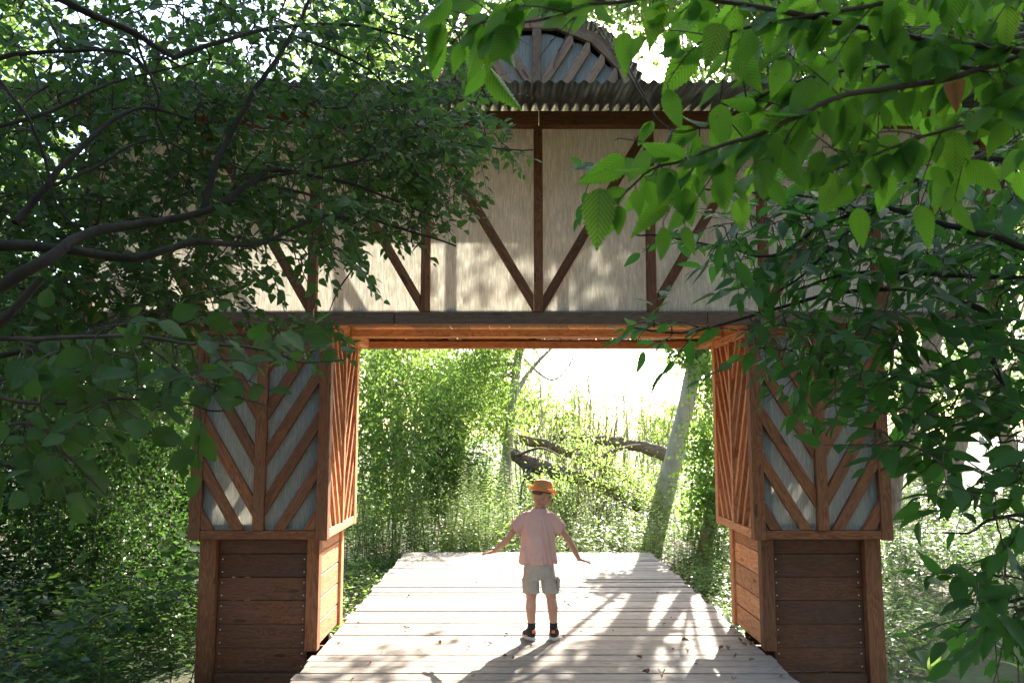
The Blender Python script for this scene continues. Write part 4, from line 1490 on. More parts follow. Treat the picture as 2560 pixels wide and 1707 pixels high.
# ---- hazel twigs with broad toothed leaves under it ------------------------------
hz = empty('hazel_bush', (-1.75, 1.9, -0.35))
tag(hz, 'hazel bush with broad toothed leaves hanging in front of the left tower', 'bush')
hq = []
for pts in ([(-1.75, 1.9, -0.45, 0.03), (-1.65, 1.9, 0.7, 0.024), (-1.4, 1.95, 1.6, 0.015), (-1.2, 2.0, 1.95, 0.01)],
            [(-1.80, 1.95, -0.45, 0.028), (-1.75, 1.98, 0.6, 0.02), (-1.5, 2.0, 1.4, 0.012), (-1.35, 2.0, 1.62, 0.008)]):
    o, q = limb('stem', pts, hz, M_BARK, 6, 7)
    hq.append(q)
for L, r0, r1 in ((((-60, 850, 2.0), (150, 845, 2.0), (330, 840, 2.05), (480, 860, 2.1), (640, 870, 2.15), (760, 905, 2.2), (860, 900, 2.25)), 0.007, 0.0025),
                  (((-60, 980, 1.95), (100, 1010, 2.0), (300, 1000, 2.0), (450, 1010, 2.05), (560, 1030, 2.1)), 0.006, 0.0025),
                  (((-60, 1080, 1.9), (80, 1060, 1.95), (160, 1130, 1.95), (260, 1230, 2.0)), 0.005, 0.0025),
                  (((330, 840, 2.05), (450, 930, 2.1), (560, 980, 2.1), (680, 1020, 2.1)), 0.004, 0.002)):
    o, q = limb('branch', pxl(L, r0, r1), hz, M_TWIG, 6, 6, 0.003)
    hq.append(q)
reg = [
    ([(-60, 830), (480, 800), (560, 900), (520, 1010), (300, 1060), (-60, 1120)], 1.9, 2.3, 62),
    ([(480, 830), (800, 850), (850, 890), (620, 930), (500, 930)], 2.05, 2.3, 6),
    ([(-60, 1050), (200, 1080), (280, 1200), (120, 1180), (-60, 1160)], 1.8, 2.1, 8),
    ([(480, 960), (620, 980), (600, 1040), (480, 1040)], 2.0, 2.1, 3),
]
P, A, N, S = grow(hz, hq, reg, 0.14, 0.068, 0.046, 0.3, (0.8, 0.1, -0.15), face_cam=0.45, hang=0.55, conn_r=0.0025)
place_leaves(hz, P, A, N, S, [leaf_template(12, 0.78, 0.10, 0.15, 0.05, 0.2, 0.85, 0.01), leaf_template(12, 0.7, 0.02, 0.28, 0.05, 0.2, 0.85, 0.012)], G_HAZEL, G_HAZEL, 300)

# ---- right foreground: elm sprays with large toothed leaves ----------------------
em = empty('elm_tree', (1.75, 1.0, -0.35))
tag(em, 'elm whose sprays of large toothed bright green leaves hang in at the upper right', 'tree')
limb('trunk', [(1.75, 1.0, -0.45, 0.09), (1.7, 1.0, 1.0, 0.08), (1.6, 1.05, 2.2, 0.07), (1.55, 1.1, 3.6, 0.05), (1.6, 1.2, 5.0, 0.03)], em, M_BARK)
EB = [
    (((2700, 200, 1.25), (2557, 130, 1.2), (2366, 111, 1.2), (2201, 77, 1.2), (1975, 31, 1.15), (1861, 11, 1.15), (1700, -10, 1.1), (1529, 8, 1.1), (1457, 15, 1.1), (1400, 40, 1.1), (1290, 60, 1.12)), 0.006, 0.0015),
    (((2700, 60, 1.3), (2560, 130, 1.25), (2446, 176, 1.2), (2300, 210, 1.2), (2121, 237, 1.15), (2006, 283, 1.12), (1884, 341, 1.1), (1776, 373, 1.1), (1700, 406, 1.1), (1620, 430, 1.1), (1545, 500, 1.1)), 0.006, 0.0014),
    (((2446, 176, 1.2), (2300, 160, 1.25), (2100, 180, 1.3), (1960, 215, 1.35), (1870, 265, 1.35), (1790, 300, 1.35), (1700, 330, 1.35), (1640, 300, 1.35)), 0.004, 0.0013),
    (((2700, -80, 1.2), (2400, -40, 1.15), (2150, 20, 1.15), (1900, 60, 1.15), (1750, 110, 1.15)), 0.005, 0.0015),
    (((2660, 300, 1.3), (2500, 300, 1.25), (2350, 330, 1.2), (2200, 380, 1.2), (2080, 430, 1.2)), 0.004, 0.0014),
    (((1529, 8, 1.1), (1420, -20, 1.1), (1300, -10, 1.1), (1250, 40, 1.12)), 0.003, 0.0013),
]
eq = []
for L, r0, r1 in EB:
    o, q = limb('branch', pxl(L, r0, r1), em, M_TWIG, 7, 6, 0.0015)
    eq.append(q)
for i in (0, 1, 3, 4):
    a = eq[i][0]
    limb('branch', [(1.62, 1.05, a[2] - 0.12, 0.014), ((a[0] + 1.6) / 2, (a[1] + 1.05) / 2, a[2] - 0.03, 0.010), (a[0], a[1], a[2], a[3])], em, M_TWIG, 5, 6)
P, A, N, S = [], [], [], []
tb = Tubes()
camp = np.array([0, 0, CAM_Z])
def elm_leaf(pos, ax, side, sc=1.0, hang=0.75, fc=0.75):
    sv = np.cross(ax, camp - pos)
    sv /= max(np.linalg.norm(sv), 1e-6)
    la = ax * rng.uniform(0.2, 0.7) + sv * side * rng.uniform(0.15, 0.75) + np.array([0, 0, -hang * rng.uniform(0.3, 1.3)]) + rng.normal(0, 0.16, 3)
    la /= np.linalg.norm(la)
    tc_ = camp - pos
    tc_ /= np.linalg.norm(tc_)
    nn = tc_ * fc + np.array([0, 0, 0.55]) + rng.normal(0, 0.30, 3)
    if rng.random() < 0.4: nn = -nn
    st = pos + la * 0.008
    tb.add([pos, pos + la * 0.004, st], [0.0009, 0.0008, 0.0007], 4)
    P.append(st)
    A.append(la)
    N.append(nn)
    S.append(0.066 * sc * rng.uniform(0.6, 1.2))
for q in eq:
    step = 0.0
    side = 1
    for i in range(1, len(q)):
        ax = q[i][:3] - q[i - 1][:3]
        L = np.linalg.norm(ax)
        ax = ax / max(L, 1e-9)
        step += L
        if step > 0.024:
            step = 0
            side = -side
            elm_leaf(q[i][:3], ax, side)
            if rng.random() < 0.5: elm_leaf(q[i][:3] + ax * 0.008, ax, -side)
            if rng.random() < 0.36:
                # a side shoot
                tcv = camp - q[i][:3]
                sv = np.cross(ax, tcv)
                sv /= np.linalg.norm(sv)
                dv = ax * 0.8 + sv * side * 0.7 + rng.normal(0, 0.2, 3)
                dv /= np.linalg.norm(dv)
                Ls = rng.uniform(0.06, 0.13)
                pp = [q[i][:3] + dv * Ls * t_ + np.array([0, 0, -0.02 * t_ * t_]) for t_ in np.linspace(0, 1, 5)]
                tb.add(pp, np.linspace(0.0014, 0.0008, 5), 4)
                for k in range(1, 5):
                    elm_leaf(np.array(pp[k]), dv, 1 if k % 2 else -1, 0.9)
    elm_leaf(q[-1][:3], ax, 0.1, 1.1)
# the large leaf hanging at the tip of the lower spray and others that stand out
for u, v, D, uu, vv, sc in ((1500, 470, 1.08, 1490, 640, 1.35), (1290, 70, 1.1, 1210, 170, 1.35), (1890, 265, 1.3, 1800, 255, 1.0), (1690, 285, 1.3, 1610, 300, 1.0), (1560, 395, 1.12, 1440, 470, 1.2),
                            (1800, 410, 1.1, 1820, 540, 1.15), (1660, 430, 1.1, 1700, 540, 1.0), (1430, 60, 1.1, 1400, 150, 1.1), (1560, 80, 1.1, 1560, 190, 1.2), (1800, 60, 1.1, 1760, 180, 1.2), (1880, 80, 1.1, 1830, 190, 1.2)):
    a, c_ = np.array(ray(u, v, D)), np.array(ray(uu, vv, D - 0.01))
    P.append(a)
    A.append(c_ - a)
    N.append(camp - a + rng.normal(0, 0.25, 3))
    S.append(np.linalg.norm(c_ - a) * 0.9)
# extra sprays through the upper right corner
def region_leaves(poly, D0, D1, cnt, sc):
    us = [p_[0] for p_ in poly]
    vs_ = [p_[1] for p_ in poly]
    k = 0
    while k < cnt:
        u, v = rng.uniform(min(us), max(us)), rng.uniform(min(vs_), max(vs_))
        if not in_poly(u, v, poly): continue
        k += 1
        b_ = np.array(ray(u, v, rng.uniform(D0, D1)))
        nod = np.concatenate([q[:, :3] for q in eq])
        a = nod[np.argmin(np.linalg.norm(nod - b_, axis=1))]
        tb.add([a, (a + b_) / 2 + rng.normal(0, 0.004, 3), b_], [0.0016, 0.0013, 0.001], 4)
        dv = (b_ - a)
        dv = dv / max(np.linalg.norm(dv), 1e-6)
        for s_ in (-1, 1):
            elm_leaf(b_, dv, s_, sc)
region_leaves([(1250, -40), (1650, -40), (1560, 30), (1300, 30)], 1.15, 1.4, 6, 0.8)
region_leaves([(1080, -40), (1290, -40), (1285, 150), (1190, 180), (1100, 90)], 1.15, 1.3, 8, 1.1)
region_leaves([(1650, -40), (2600, -40), (2600, 420), (2200, 460), (2150, 300), (1900, 200), (1700, 80)], 1.15, 1.9, 120, 1.05)
region_leaves([(1560, 400), (1780, 330), (2100, 240), (2200, 300), (2000, 420), (1750, 500), (1600, 480)], 1.15, 1.4, 16, 0.95)
tb.build('leaf_stalks', M_TWIG, em, 'stuff')
P, A, N, S = map(np.array, (P, A, N, S))
uu, vv, _z = proj(P + A / np.linalg.norm(A, axis=1, keepdims=True) * S[:, None] * 0.6)
kp = ~(((uu > 1290) & (uu < 1560) & (vv > 75) & (vv < 400)) | ((uu > 1500) & (uu < 1840) & (vv > 150) & (vv < 300) & (rng.random(len(uu)) < 0.85)))
P, A, N, S = P[kp], A[kp], N[kp], S[kp]
place_leaves(em, P, A, N, S, [leaf_template(26, 0.60, 0.06, 0.10, 0.10, 1.4, 0.74, 0.009), leaf_template(26, 0.50, 0.20, 0.30, 0.10, 1.4, 0.74, 0.009), leaf_template(26, 0.64, 0.02, -0.08, 0.10, 1.4, 0.74, 0.009), leaf_template(26, 0.56, 0.30, 0.15, 0.10, 1.4, 0.74, 0.012)], G_ELM, G_ELM, 300)
# one withered leaf hanging in the spray
tp = leaf_template(10, 0.62, 0.9, 0.15)
dl = np_mesh('withered_leaf', tp[0], tp[1], tp[2])
dl.materials.append(M_DRYO)
a, c_ = np.array(ray(2385, 205, 1.15)), np.array(ray(2392, 283, 1.15))
Rm = frames(np.array([c_ - a]), np.array([camp - a]))[0] * np.linalg.norm(c_ - a)
o = bpy.data.objects.new('withered_leaf', dl)
COL.objects.link(o)
o.parent = em
rl = em.location
o.matrix_basis = Matrix([[*Rm[r_], a[r_] - rl[r_]] for r_ in range(3)] + [[0, 0, 0, 1]])
o['label'] = 'withered curled brown leaf'

# ---- right: elder with pointed leaflets and green berry heads -------------------
el = empty('elder_tree', (2.75, 2.9, -0.35))
tag(el, 'elder with dark pointed leaves and small berry heads hanging before the right tower', 'tree')
limb('trunk', [(2.75, 2.9, -0.45, 0.08), (2.6, 2.85, 0.8, 0.07), (2.35, 2.8, 1.8, 0.05), (2.2, 2.8, 2.6, 0.035), (2.1, 2.85, 3.3, 0.02)], el, M_BROWNBARK)
DB = [
    (((2640, 900, 2.6), (2500, 840, 2.6), (2460, 780, 2.6), (2380, 750, 2.6), (2250, 720, 2.7), (2050, 740, 2.8), (1850, 800, 2.9), (1700, 830, 3.0), (1570, 815, 3.0)), 0.014, 0.003),
    (((2640, 640, 2.4), (2500, 600, 2.4), (2350, 560, 2.5), (2200, 520, 2.6), (2060, 560, 2.7), (1930, 640, 2.8), (1820, 620, 2.9), (1650, 590, 3.0), (1580, 585, 3.0)), 0.012, 0.003),
    (((2200, 520, 2.6), (2100, 600, 2.65), (2000, 690, 2.7), (1900, 760, 2.8)), 0.007, 0.003),
    (((2640, 420, 2.3), (2450, 400, 2.4), (2320, 430, 2.5), (2200, 520, 2.6)), 0.010, 0.006),
    (((2180, 560, 2.6), (2050, 500, 2.7), (1900, 480, 2.8), (1750, 470, 2.9), (1600, 430, 3.0), (1480, 425, 3.0)), 0.006, 0.002),
    (((2460, 780, 2.6), (2480, 900, 2.6), (2540, 1020, 2.55), (2640, 1100, 2.5)), 0.012, 0.008),
    (((2540, 1020, 2.55), (2400, 1060, 2.5), (2280, 1100, 2.5), (2200, 1180, 2.5)), 0.006, 0.002),
    (((2640, 1300, 2.3), (2500, 1290, 2.2), (2420, 1330, 2.2), (2350, 1330, 2.2)), 0.006, 0.002),
    (((2640, 1480, 2.2), (2540, 1500, 2.2), (2440, 1540, 2.2), (2380, 1570, 2.2)), 0.006, 0.002),
    (((2640, 700, 2.4), (2400, 690, 2.5), (2200, 680, 2.6), (2050, 700, 2.7), (1960, 740, 2.75)), 0.009, 0.003),
]
dq = []
for L, r0, r1 in DB:
    o, q = limb('branch', pxl(L, r0, r1), el, M_BARK, 7, 7, 0.004)
    dq.append(q)
for i in (0, 1, 3, 5, 7, 8, 9):
    a = dq[i][-1] if i == 5 else dq[i][0]
    z = min(max(a[2] - 0.1, 0.3), 3.0)
    limb('branch', [(2.45 if z < 1.6 else 2.3, 2.83, z, 0.024), ((a[0] + 2.4) / 2, (a[1] + 2.83) / 2, (a[2] + z) / 2, 0.018), (a[0], a[1], a[2], a[3])], el, M_BARK, 5, 7)
reg = [
    ([(1880, 420), (2180, 400), (2420, 330), (2600, 350), (2600, 620), (2100, 560), (1900, 520)], 2.3, 3.0, 60),
    ([(1800, 560), (2100, 500), (2600, 520), (2600, 760), (2100, 820), (1880, 760)], 2.3, 3.0, 85),
    ([(1620, 560), (1820, 590), (1800, 640), (1680, 620)], 2.8, 3.1, 4),
    ([(1560, 790), (1850, 790), (2050, 760), (2150, 860), (1950, 900), (1800, 850), (1640, 845)], 2.6, 3.1, 17),
    ([(2000, 800), (2600, 740), (2600, 1000), (2350, 1010), (2150, 960), (2050, 900)], 2.2, 2.8, 50),
    ([(2180, 980), (2600, 950), (2600, 1180), (2450, 1160), (2330, 1140), (2200, 1130)], 2.2, 2.7, 30),
    ([(2380, 1150), (2600, 1150), (2600, 1360), (2480, 1330)], 2.0, 2.4, 11),
    ([(2440, 1380), (2600, 1360), (2600, 1707), (2500, 1640), (2450, 1560)], 2.0, 2.4, 17),
    ([(1440, 400), (1520, 410), (1520, 440), (1440, 440)], 2.95, 3.05, 2),
]
reg = [(a_, b1_, c1_, int(n1_ * (1.5 if min(q_[0] for q_ in a_) > 1990 else 1.7 if min(q_[0] for q_ in a_) > 1790 else 1.1))) for a_, b1_, c1_, n1_ in reg]
P, A, N, S = grow(el, dq, reg, 0.17, 0.090, 0.042, 0.35, (-0.75, -0.05, -0.15), face_cam=0.22, hang=0.30, conn_r=0.003, spread=0.8)
place_leaves(el, P, A, N, S, [leaf_template(8, 0.46, 0.12, 0.15, 0, 0.9, 0.75), leaf_template(8, 0.54, 0.06, 0.22, 0, 0.9, 0.75), leaf_template(8, 0.42, 0.2, 0.05, 0, 0.9, 0.8)], G_ELDER, G_ELDER_J, 300)
# berry heads
berry = None
for (u, v, D, rr) in ((1895, 850, 2.85, 0.075), (1935, 880, 2.85, 0.05), (2145, 950, 2.75, 0.05), (1935, 690, 2.8, 0.035), (2200, 1110, 2.7, 0.04), (2230, 1150, 2.7, 0.035)):
    c_ = np.array(ray(u, v, D))
    V0 = np.array([(0, 0, 1), (1, 0, 0), (0, 1, 0), (-1, 0, 0), (0, -1, 0), (0, 0, -1)], float)
    F0 = np.array([(0, 1, 2), (0, 2, 3), (0, 3, 4), (0, 4, 1), (5, 2, 1), (5, 3, 2), (5, 4, 3), (5, 1, 4)])
    nb_ = int(120 * rr / 0.05)
    pts = c_ + rng.normal(0, 1, (nb_, 3)) * rr * np.array([0.5, 0.5, 0.55])
    Vb = (pts[:, None, :] + V0[None] * 0.0032).reshape(-1, 3)
    Fb = (F0[None] + (np.arange(nb_) * 6)[:, None, None]).reshape(-1, 3)
    tb = Tubes()
    for p_ in pts[::3]:
        tb.add([c_ + np.array([0, 0, rr * 1.1]), (c_ + p_) / 2 + np.array([0, 0, rr * 0.4]), p_], [0.0008, 0.0006, 0.0005], 3)
    bh = link('berry_head', np_mesh('berry_head', Vb, Fb), el, M_BERRY, Matrix.Identity(4))
    bh['kind'] = 'stuff'
    st_ = tb.build('berry_stalks', M_STEM, None)
    st_.parent = bh
    st_['kind'] = 'stuff'


# ------------------------------------------------------------------ background trees and bushes
def cloud(centers, radii, n_tw, per, leaf, jit=0.12, up=0.5, shell=0.55):
    """Leaf positions in clumps through the given ellipsoids."""
    C_ = np.array(centers, float)
    Rr = np.array(radii, float)
    if Rr.ndim == 1: Rr = np.repeat(Rr[:, None], 3, axis=1)
    vol = Rr.prod(axis=1) ** (2 / 3)
    idx = rng.choice(len(C_), n_tw, p=vol / vol.sum())
    d = rng.normal(0, 1, (n_tw, 3))
    d /= np.linalg.norm(d, axis=1, keepdims=True)
    r_ = rng.random(n_tw) ** shell
    tw = C_[idx] + d * Rr[idx] * r_[:, None]
    P = np.repeat(tw, per, axis=0) + rng.normal(0, 1, (n_tw * per, 3)) * jit
    A = np.repeat(d, per, axis=0) * 0.5 + rng.normal(0, 0.7, (len(P), 3)) + np.array([0, 0, -0.15])
    N = rng.normal(0, 0.6, (len(P), 3)) + np.array([0, 0, up])
    S = leaf * rng.uniform(0.6, 1.3, len(P))
    S = S * np.repeat(rng.uniform(0.75, 1.25, n_tw), per)
    global CL_R
    CL_R = np.clip(0.62 * np.repeat(rng.random(n_tw), per) + 0.38 * rng.random(n_tw * per), 0, 1)
    return P, A, N, S, tw


def bg_tree(name, label, cat, trunk, tmat, centers, radii, n_tw, per, leaf, tpl, lmat, jit=0.15, group=None, extra=(), shell=0.55, limbs=6):
    root = empty(name, (trunk[0][0], trunk[0][1], ground_z(trunk[0][0], trunk[0][1])))
    tag(root, label, cat, group)
    o, q = limb('trunk', trunk, root, tmat, 8, 12, 0.01)
    for e in extra:
        limb('branch', e, root, tmat, 6, 8, 0.01)
    P, A, N, S, tw = cloud(centers, radii, n_tw, per, leaf, jit, shell=shell)
    # limbs into the crown
    tb = Tubes()
    ends = tw[rng.choice(len(tw), min(limbs * 2 + 2, len(tw)), replace=False)]
    for e in ends:
        j = int(rng.uniform(0.45, 1) * (len(q) - 1))
        a = q[j][:3]
        m_ = (a + e) / 2 + np.array([0, 0, 0.15 * np.linalg.norm(e - a)]) * 0.5
        w = smooth_path([a, m_, e], 5, 0.03)
        tb.add(w, np.linspace(max(0.012, q[j][3] * 0.35), 0.006, len(w)), 5)
    tb.build('limbs', tmat, root, 'stuff')
    me = leaves_mesh('crown', P, A, N, S, tpl, CL_R)
    c_ = link('crown', me, root, lmat, Matrix.Identity(4))
    return root


def bush(name, label, cat, centers, radii, n_tw, per, leaf, tpl, lmat, jit=0.1, group=None, stems=14, up=0.5, smat=None):
    c0 = centers[0]
    gz = ground_z(c0[0], c0[1])
    root = empty(name, (c0[0], c0[1], gz))
    tag(root, label, cat, group)
    P, A, N, S, tw = cloud(centers, radii, n_tw, per, leaf, jit, up)
    ok = P[:, 2] > gz - 0.1
    P, A, N, S = P[ok], A[ok], N[ok], S[ok]
    rr_ = CL_R[ok]
    tb = Tubes()
    for e in tw[rng.choice(len(tw), min(stems, len(tw)), replace=False)]:
        a = np.array([e[0] * 0.6 + c0[0] * 0.4 + rng.normal(0, 0.1), e[1] * 0.6 + c0[1] * 0.4 + rng.normal(0, 0.1), gz - 0.05])
        m_ = (a + e) / 2 + rng.normal(0, 0.08, 3)
        w = smooth_path([a, m_, e], 5, 0.01)
        tb.add(w, np.linspace(0.010, 0.003, len(w)), 4)
    tb.build('stems', smat or M_BROWNBARK, root, 'stuff')
    link('foliage', leaves_mesh('foliage', P, A, N, S, tpl, rr_), root, lmat, Matrix.Identity(4))['kind'] = 'stuff'
    return root


def rp(u, v, D, r_): return (*ray(u, v, D), r_)

# leaning pale trunk behind the boardwalk
base = ray(1628, 1372, 13.0)
bg_tree('leaning_tree', 'pale smooth trunk leaning to the right behind the far end of the boardwalk', 'tree',
        [(base.x - 0.03, 13.0, -0.45, 0.26), rp(1628, 1365, 13.0, 0.19), rp(1665, 1220, 13.0, 0.165), rp(1705, 1060, 13.0, 0.14), rp(1740, 900, 13.0, 0.13), rp(1790, 740, 13.1, 0.12), (3.75, 13.3, 6.0, 0.12), (4.1, 13.5, 9.0, 0.08), (4.2, 13.5, 11.0, 0.03)],
        M_PALEBARK, [(4.2, 13.0, 9.4), (5.8, 13.6, 8.4), (3.0, 12.5, 9.9), (5.0, 14.5, 10.8), (2.2, 12.2, 9.0), (7.0, 14, 9.6), (2.0, 13.0, 5.1), (3.7, 13.2, 5.5)], [2.0, 1.7, 1.5, 1.9, 1.2, 1.6, 0.35, 0.7], 1500, 22, 0.10, LT_ROUND, G_MID, 0.2)  # low crown lobes at the list's end are added, unseen, to dapple the deck
# second darker trunk just inside the right tower
bg_tree('dark_trunk_tree', 'darker trunk rising just left of the right tower behind undergrowth', 'tree',
        [rp(1745, 1460, 11.6, 0.13), rp(1770, 1330, 11.6, 0.10), rp(1800, 1180, 11.6, 0.095), rp(1815, 1000, 11.7, 0.085), (3.3, 11.8, 4.0, 0.07), (3.6, 11.9, 6.5, 0.04)],
        M_BROWNBARK, [(3.9, 11.9, 7.2), (4.9, 12.3, 7.8), (4.6, 11.5, 6.0)], [1.1, 1.3, 0.7], 200, 20, 0.08, LT_ROUND, G_MID, 0.16)
# brown trunk to the right of the right tower
bg_tree('brown_trunk_tree', 'brown ridged trunk seen past the outer edge of the right tower', 'tree',
        [rp(2215, 1300, 9.5, 0.16), rp(2228, 1200, 9.5, 0.13), rp(2255, 1100, 9.5, 0.12), rp(2290, 990, 9.5, 0.115), rp(2330, 860, 9.6, 0.11), (5.6, 9.8, 5.0, 0.08), (6.2, 10.0, 8.0, 0.04)],
        M_BROWNBARK, [(6.2, 10.0, 8.3), (5.2, 9.8, 7.9), (7.6, 10.6, 7.8), (6.4, 10.5, 6.3)], [1.5, 1.3, 1.7, 1.2], 700, 20, 0.09, LT_ROUND, G_MID, 0.18)
bg_tree('thick_trunk_tree', 'thick ivied trunk far right between the elder leaves', 'tree',
        [rp(2330, 1280, 13.5, 0.24), rp(2370, 1190, 13.5, 0.19), rp(2400, 1080, 13.5, 0.17), rp(2440, 960, 13.5, 0.16), (8.5, 13.6, 5.5, 0.12), (9.0, 14, 9.5, 0.06)],
        M_BROWNBARK, [(9.0, 14.0, 9.0), (7.4, 13.6, 9.6), (10.5, 14.2, 7.8), (9.0, 13.4, 6.5)], [2.0, 1.6, 1.9, 1.3], 900, 20, 0.10, LT_ROUND, G_MID, 0.2,
        extra=[[rp(2360, 1230, 13.4, 0.05), rp(2280, 1290, 12.5, 0.045), rp(2200, 1280, 12, 0.03), rp(2120, 1250, 11.8, 0.02)], [rp(2330, 1300, 13.4, 0.05), rp(2240, 1320, 12.6, 0.04), rp(2150, 1290, 12, 0.02)]])
# willow left of centre with a crown of narrow leaves
w0 = ray(1262, 1300, 14.5)
bg_tree('willow_tree', 'willow with feathery narrow leaves drooping left of the passage centre', 'tree',
        [(w0.x, 14.5, -0.35, 0.14), rp(1262, 1230, 14.5, 0.12), rp(1268, 1130, 14.6, 0.10), rp(1282, 1000, 14.8, 0.085), rp(1295, 900, 15, 0.08), rp(1312, 820, 15, 0.07), (0.6, 15.2, 6.0, 0.05), (0.7, 15.3, 8.0, 0.03)],
        M_PALEBARK, [tuple(ray(1230, 830, 15)), tuple(ray(1180, 930, 14.5)), tuple(ray(1130, 1010, 14.2)), tuple(ray(1290, 780, 15)), (0.3, 15.0, 7.2), tuple(ray(1240, 1050, 14.5))],
        [(0.8, 0.9, 0.7), (0.8, 0.9, 0.6), (0.65, 0.8, 0.6), (0.7, 0.8, 0.7), (1.8, 1.4, 1.1), (0.45, 0.6, 0.5)], 1150, 24, 0.12, LT_NARROW, G_WILLOW, 0.2,
        extra=[[rp(1282, 1000, 14.8, 0.06), rp(1330, 920, 15, 0.04), rp(1400, 850, 15, 0.02), rp(1480, 780, 15, 0.01)],
               [rp(1310, 900, 15, 0.03), rp(1380, 950, 15.2, 0.02), rp(1430, 900, 15.2, 0.012), rp(1450, 840, 15.2, 0.006)],
               [rp(1320, 850, 15, 0.03), rp(1350, 900, 15.2, 0.012), rp(1345, 960, 15.2, 0.005)]])
# willow sprays against the white sky
tb = Tubes()
P, A, N, S = [], [], [], []
wroot = empty('slender_willow', tuple(ray(1330, 1290, 17)))
tag(wroot, 'thin pale willow shoots against the bright sky through the passage', 'tree')
for k in range(120):
    u0 = rng.uniform(1290, 1700)
    v1 = 1080 - rng.uniform(0, 1) ** 1.3 * 340 * (1 - (u0 - 1290) / 700)
    b0 = np.array(ray(u0, 1190, rng.uniform(16.5, 18)))
    b0[2] = ground_z(b0[0], b0[1])
    e = np.array(ray(u0 + rng.uniform(-40, 60), v1, 17.2))
    q = smooth_path([b0, (b0 + e) / 2 + rng.normal(0, 0.12, 3), e], 6, 0.02)
    tb.add(q, np.linspace(0.022, 0.004, len(q)), 4)
    for j in range(int(rng.uniform(45, 110))):
        t_ = rng.uniform(0.35, 1.0)
        i0 = int(t_ * (len(q) - 1))
        P.append(q[i0] + rng.normal(0, 0.11, 3))
        A.append(rng.normal(0, 0.6, 3) + (q[-1] - q[0]) * 0.2)
        N.append(rng.normal(0, 0.6, 3) + np.array([0, 0, 0.5]))
        S.append(rng.uniform(0.06, 0.12))
tb.build('stems', M_PALEBARK, wroot, 'stuff')
link('foliage', leaves_mesh('foliage', np.array(P), np.array(A), np.array(N), np.array(S), LT_NARROW), wroot, G_WILLOW, Matrix.Identity(4))['kind'] = 'stuff'

def at(u, v, D): return tuple(ray(u, v, D))
# fallen trunks
def fallen(label, pts, mat=M_BROWNBARK, br=()):
    root = empty('fallen_trunk', (pts[-1][0], pts[-1][1], ground_z(pts[-1][0], pts[-1][1])))
    tag(root, label, 'fallen trunk', 'fallen trunks behind the boardwalk')
    o, q = limb('trunk', pts, root, M_LOG, 14, 16, 0.012)
    for v in o.data.vertices:
        v.co += v.normal * 0.10 * max(r_[3] for r_ in pts) * (noise.noise(Vector((v.co.x * 2, v.co.y * 9, v.co.z * 22))) + 1.2 * noise.noise(v.co * 3))
    tb = Tubes()
    for k in range(26):
        c_ = q[int(rng.uniform(0.05, 0.95) * (len(q) - 1))][:3]
        e_ = c_ + np.array([rng.normal(0, 0.25), rng.normal(0, 0.2), rng.uniform(0.15, 0.7)])
        tb.add([c_, (c_ + e_) / 2 + rng.normal(0, 0.05, 3), e_], [0.012, 0.008, 0.003], 4)
    tb.build('twigs', M_LOG, root, 'stuff')
    for e in br: limb('branch', e, root, M_LOG, 6, 7, 0.01)
    return root
fallen('upper thin fallen trunk sloping down right with a forked side branch', [rp(1280, 1095, 15, 0.10), rp(1370, 1112, 14.8, 0.09), rp(1440, 1140, 14.6, 0.08), rp(1520, 1175, 14.4, 0.07), rp(1570, 1195, 14.2, 0.07), rp(1640, 1260, 14, 0.04)],
       br=[[rp(1480, 1155, 14.5, 0.045), rp(1540, 1125, 14.4, 0.035), rp(1600, 1112, 14.3, 0.025)]])
fallen('long low fallen trunk lying farthest back against the pale sky', [rp(1380, 1092, 16.5, 0.06), rp(1470, 1098, 16.3, 0.09), rp(1560, 1108, 16, 0.11), rp(1640, 1128, 15.8, 0.13), rp(1700, 1150, 15.5, 0.13)])
fallen('thickest rough barked fallen trunk, sloping down behind the child', [rp(1285, 1135, 14, 0.11), rp(1330, 1160, 13.8, 0.14), rp(1420, 1185, 13.6, 0.125), rp(1500, 1212, 13.4, 0.11), rp(1560, 1240, 13.2, 0.14), rp(1620, 1280, 13.0, 0.10)],
       br=[[rp(1300, 1145, 13.9, 0.05), rp(1330, 1200, 13.6, 0.05), rp(1400, 1230, 13.4, 0.03)], [rp(1340, 1160, 13.8, 0.03), rp(1310, 1200, 13.5, 0.02), rp(1300, 1260, 13.4, 0.012)], [rp(1290, 1140, 13.8, 0.03), rp(1350, 1120, 13.6, 0.02), rp(1420, 1150, 13.4, 0.008)]])
bush('bramble', 'thin bramble growing over the fallen trunks behind the child', 'bush', [at(1480, 1150, 13.0), at(1400, 1230, 12.9), at(1560, 1200, 12.9), at(1330, 1240, 12.9), at(1620, 1230, 12.8), at(1430, 1090, 14.6)], [0.4, 0.45, 0.4, 0.3, 0.4, 0.35], 420, 9, 0.055, LT_FAR, G_BRIGHT, 0.13, stems=90)

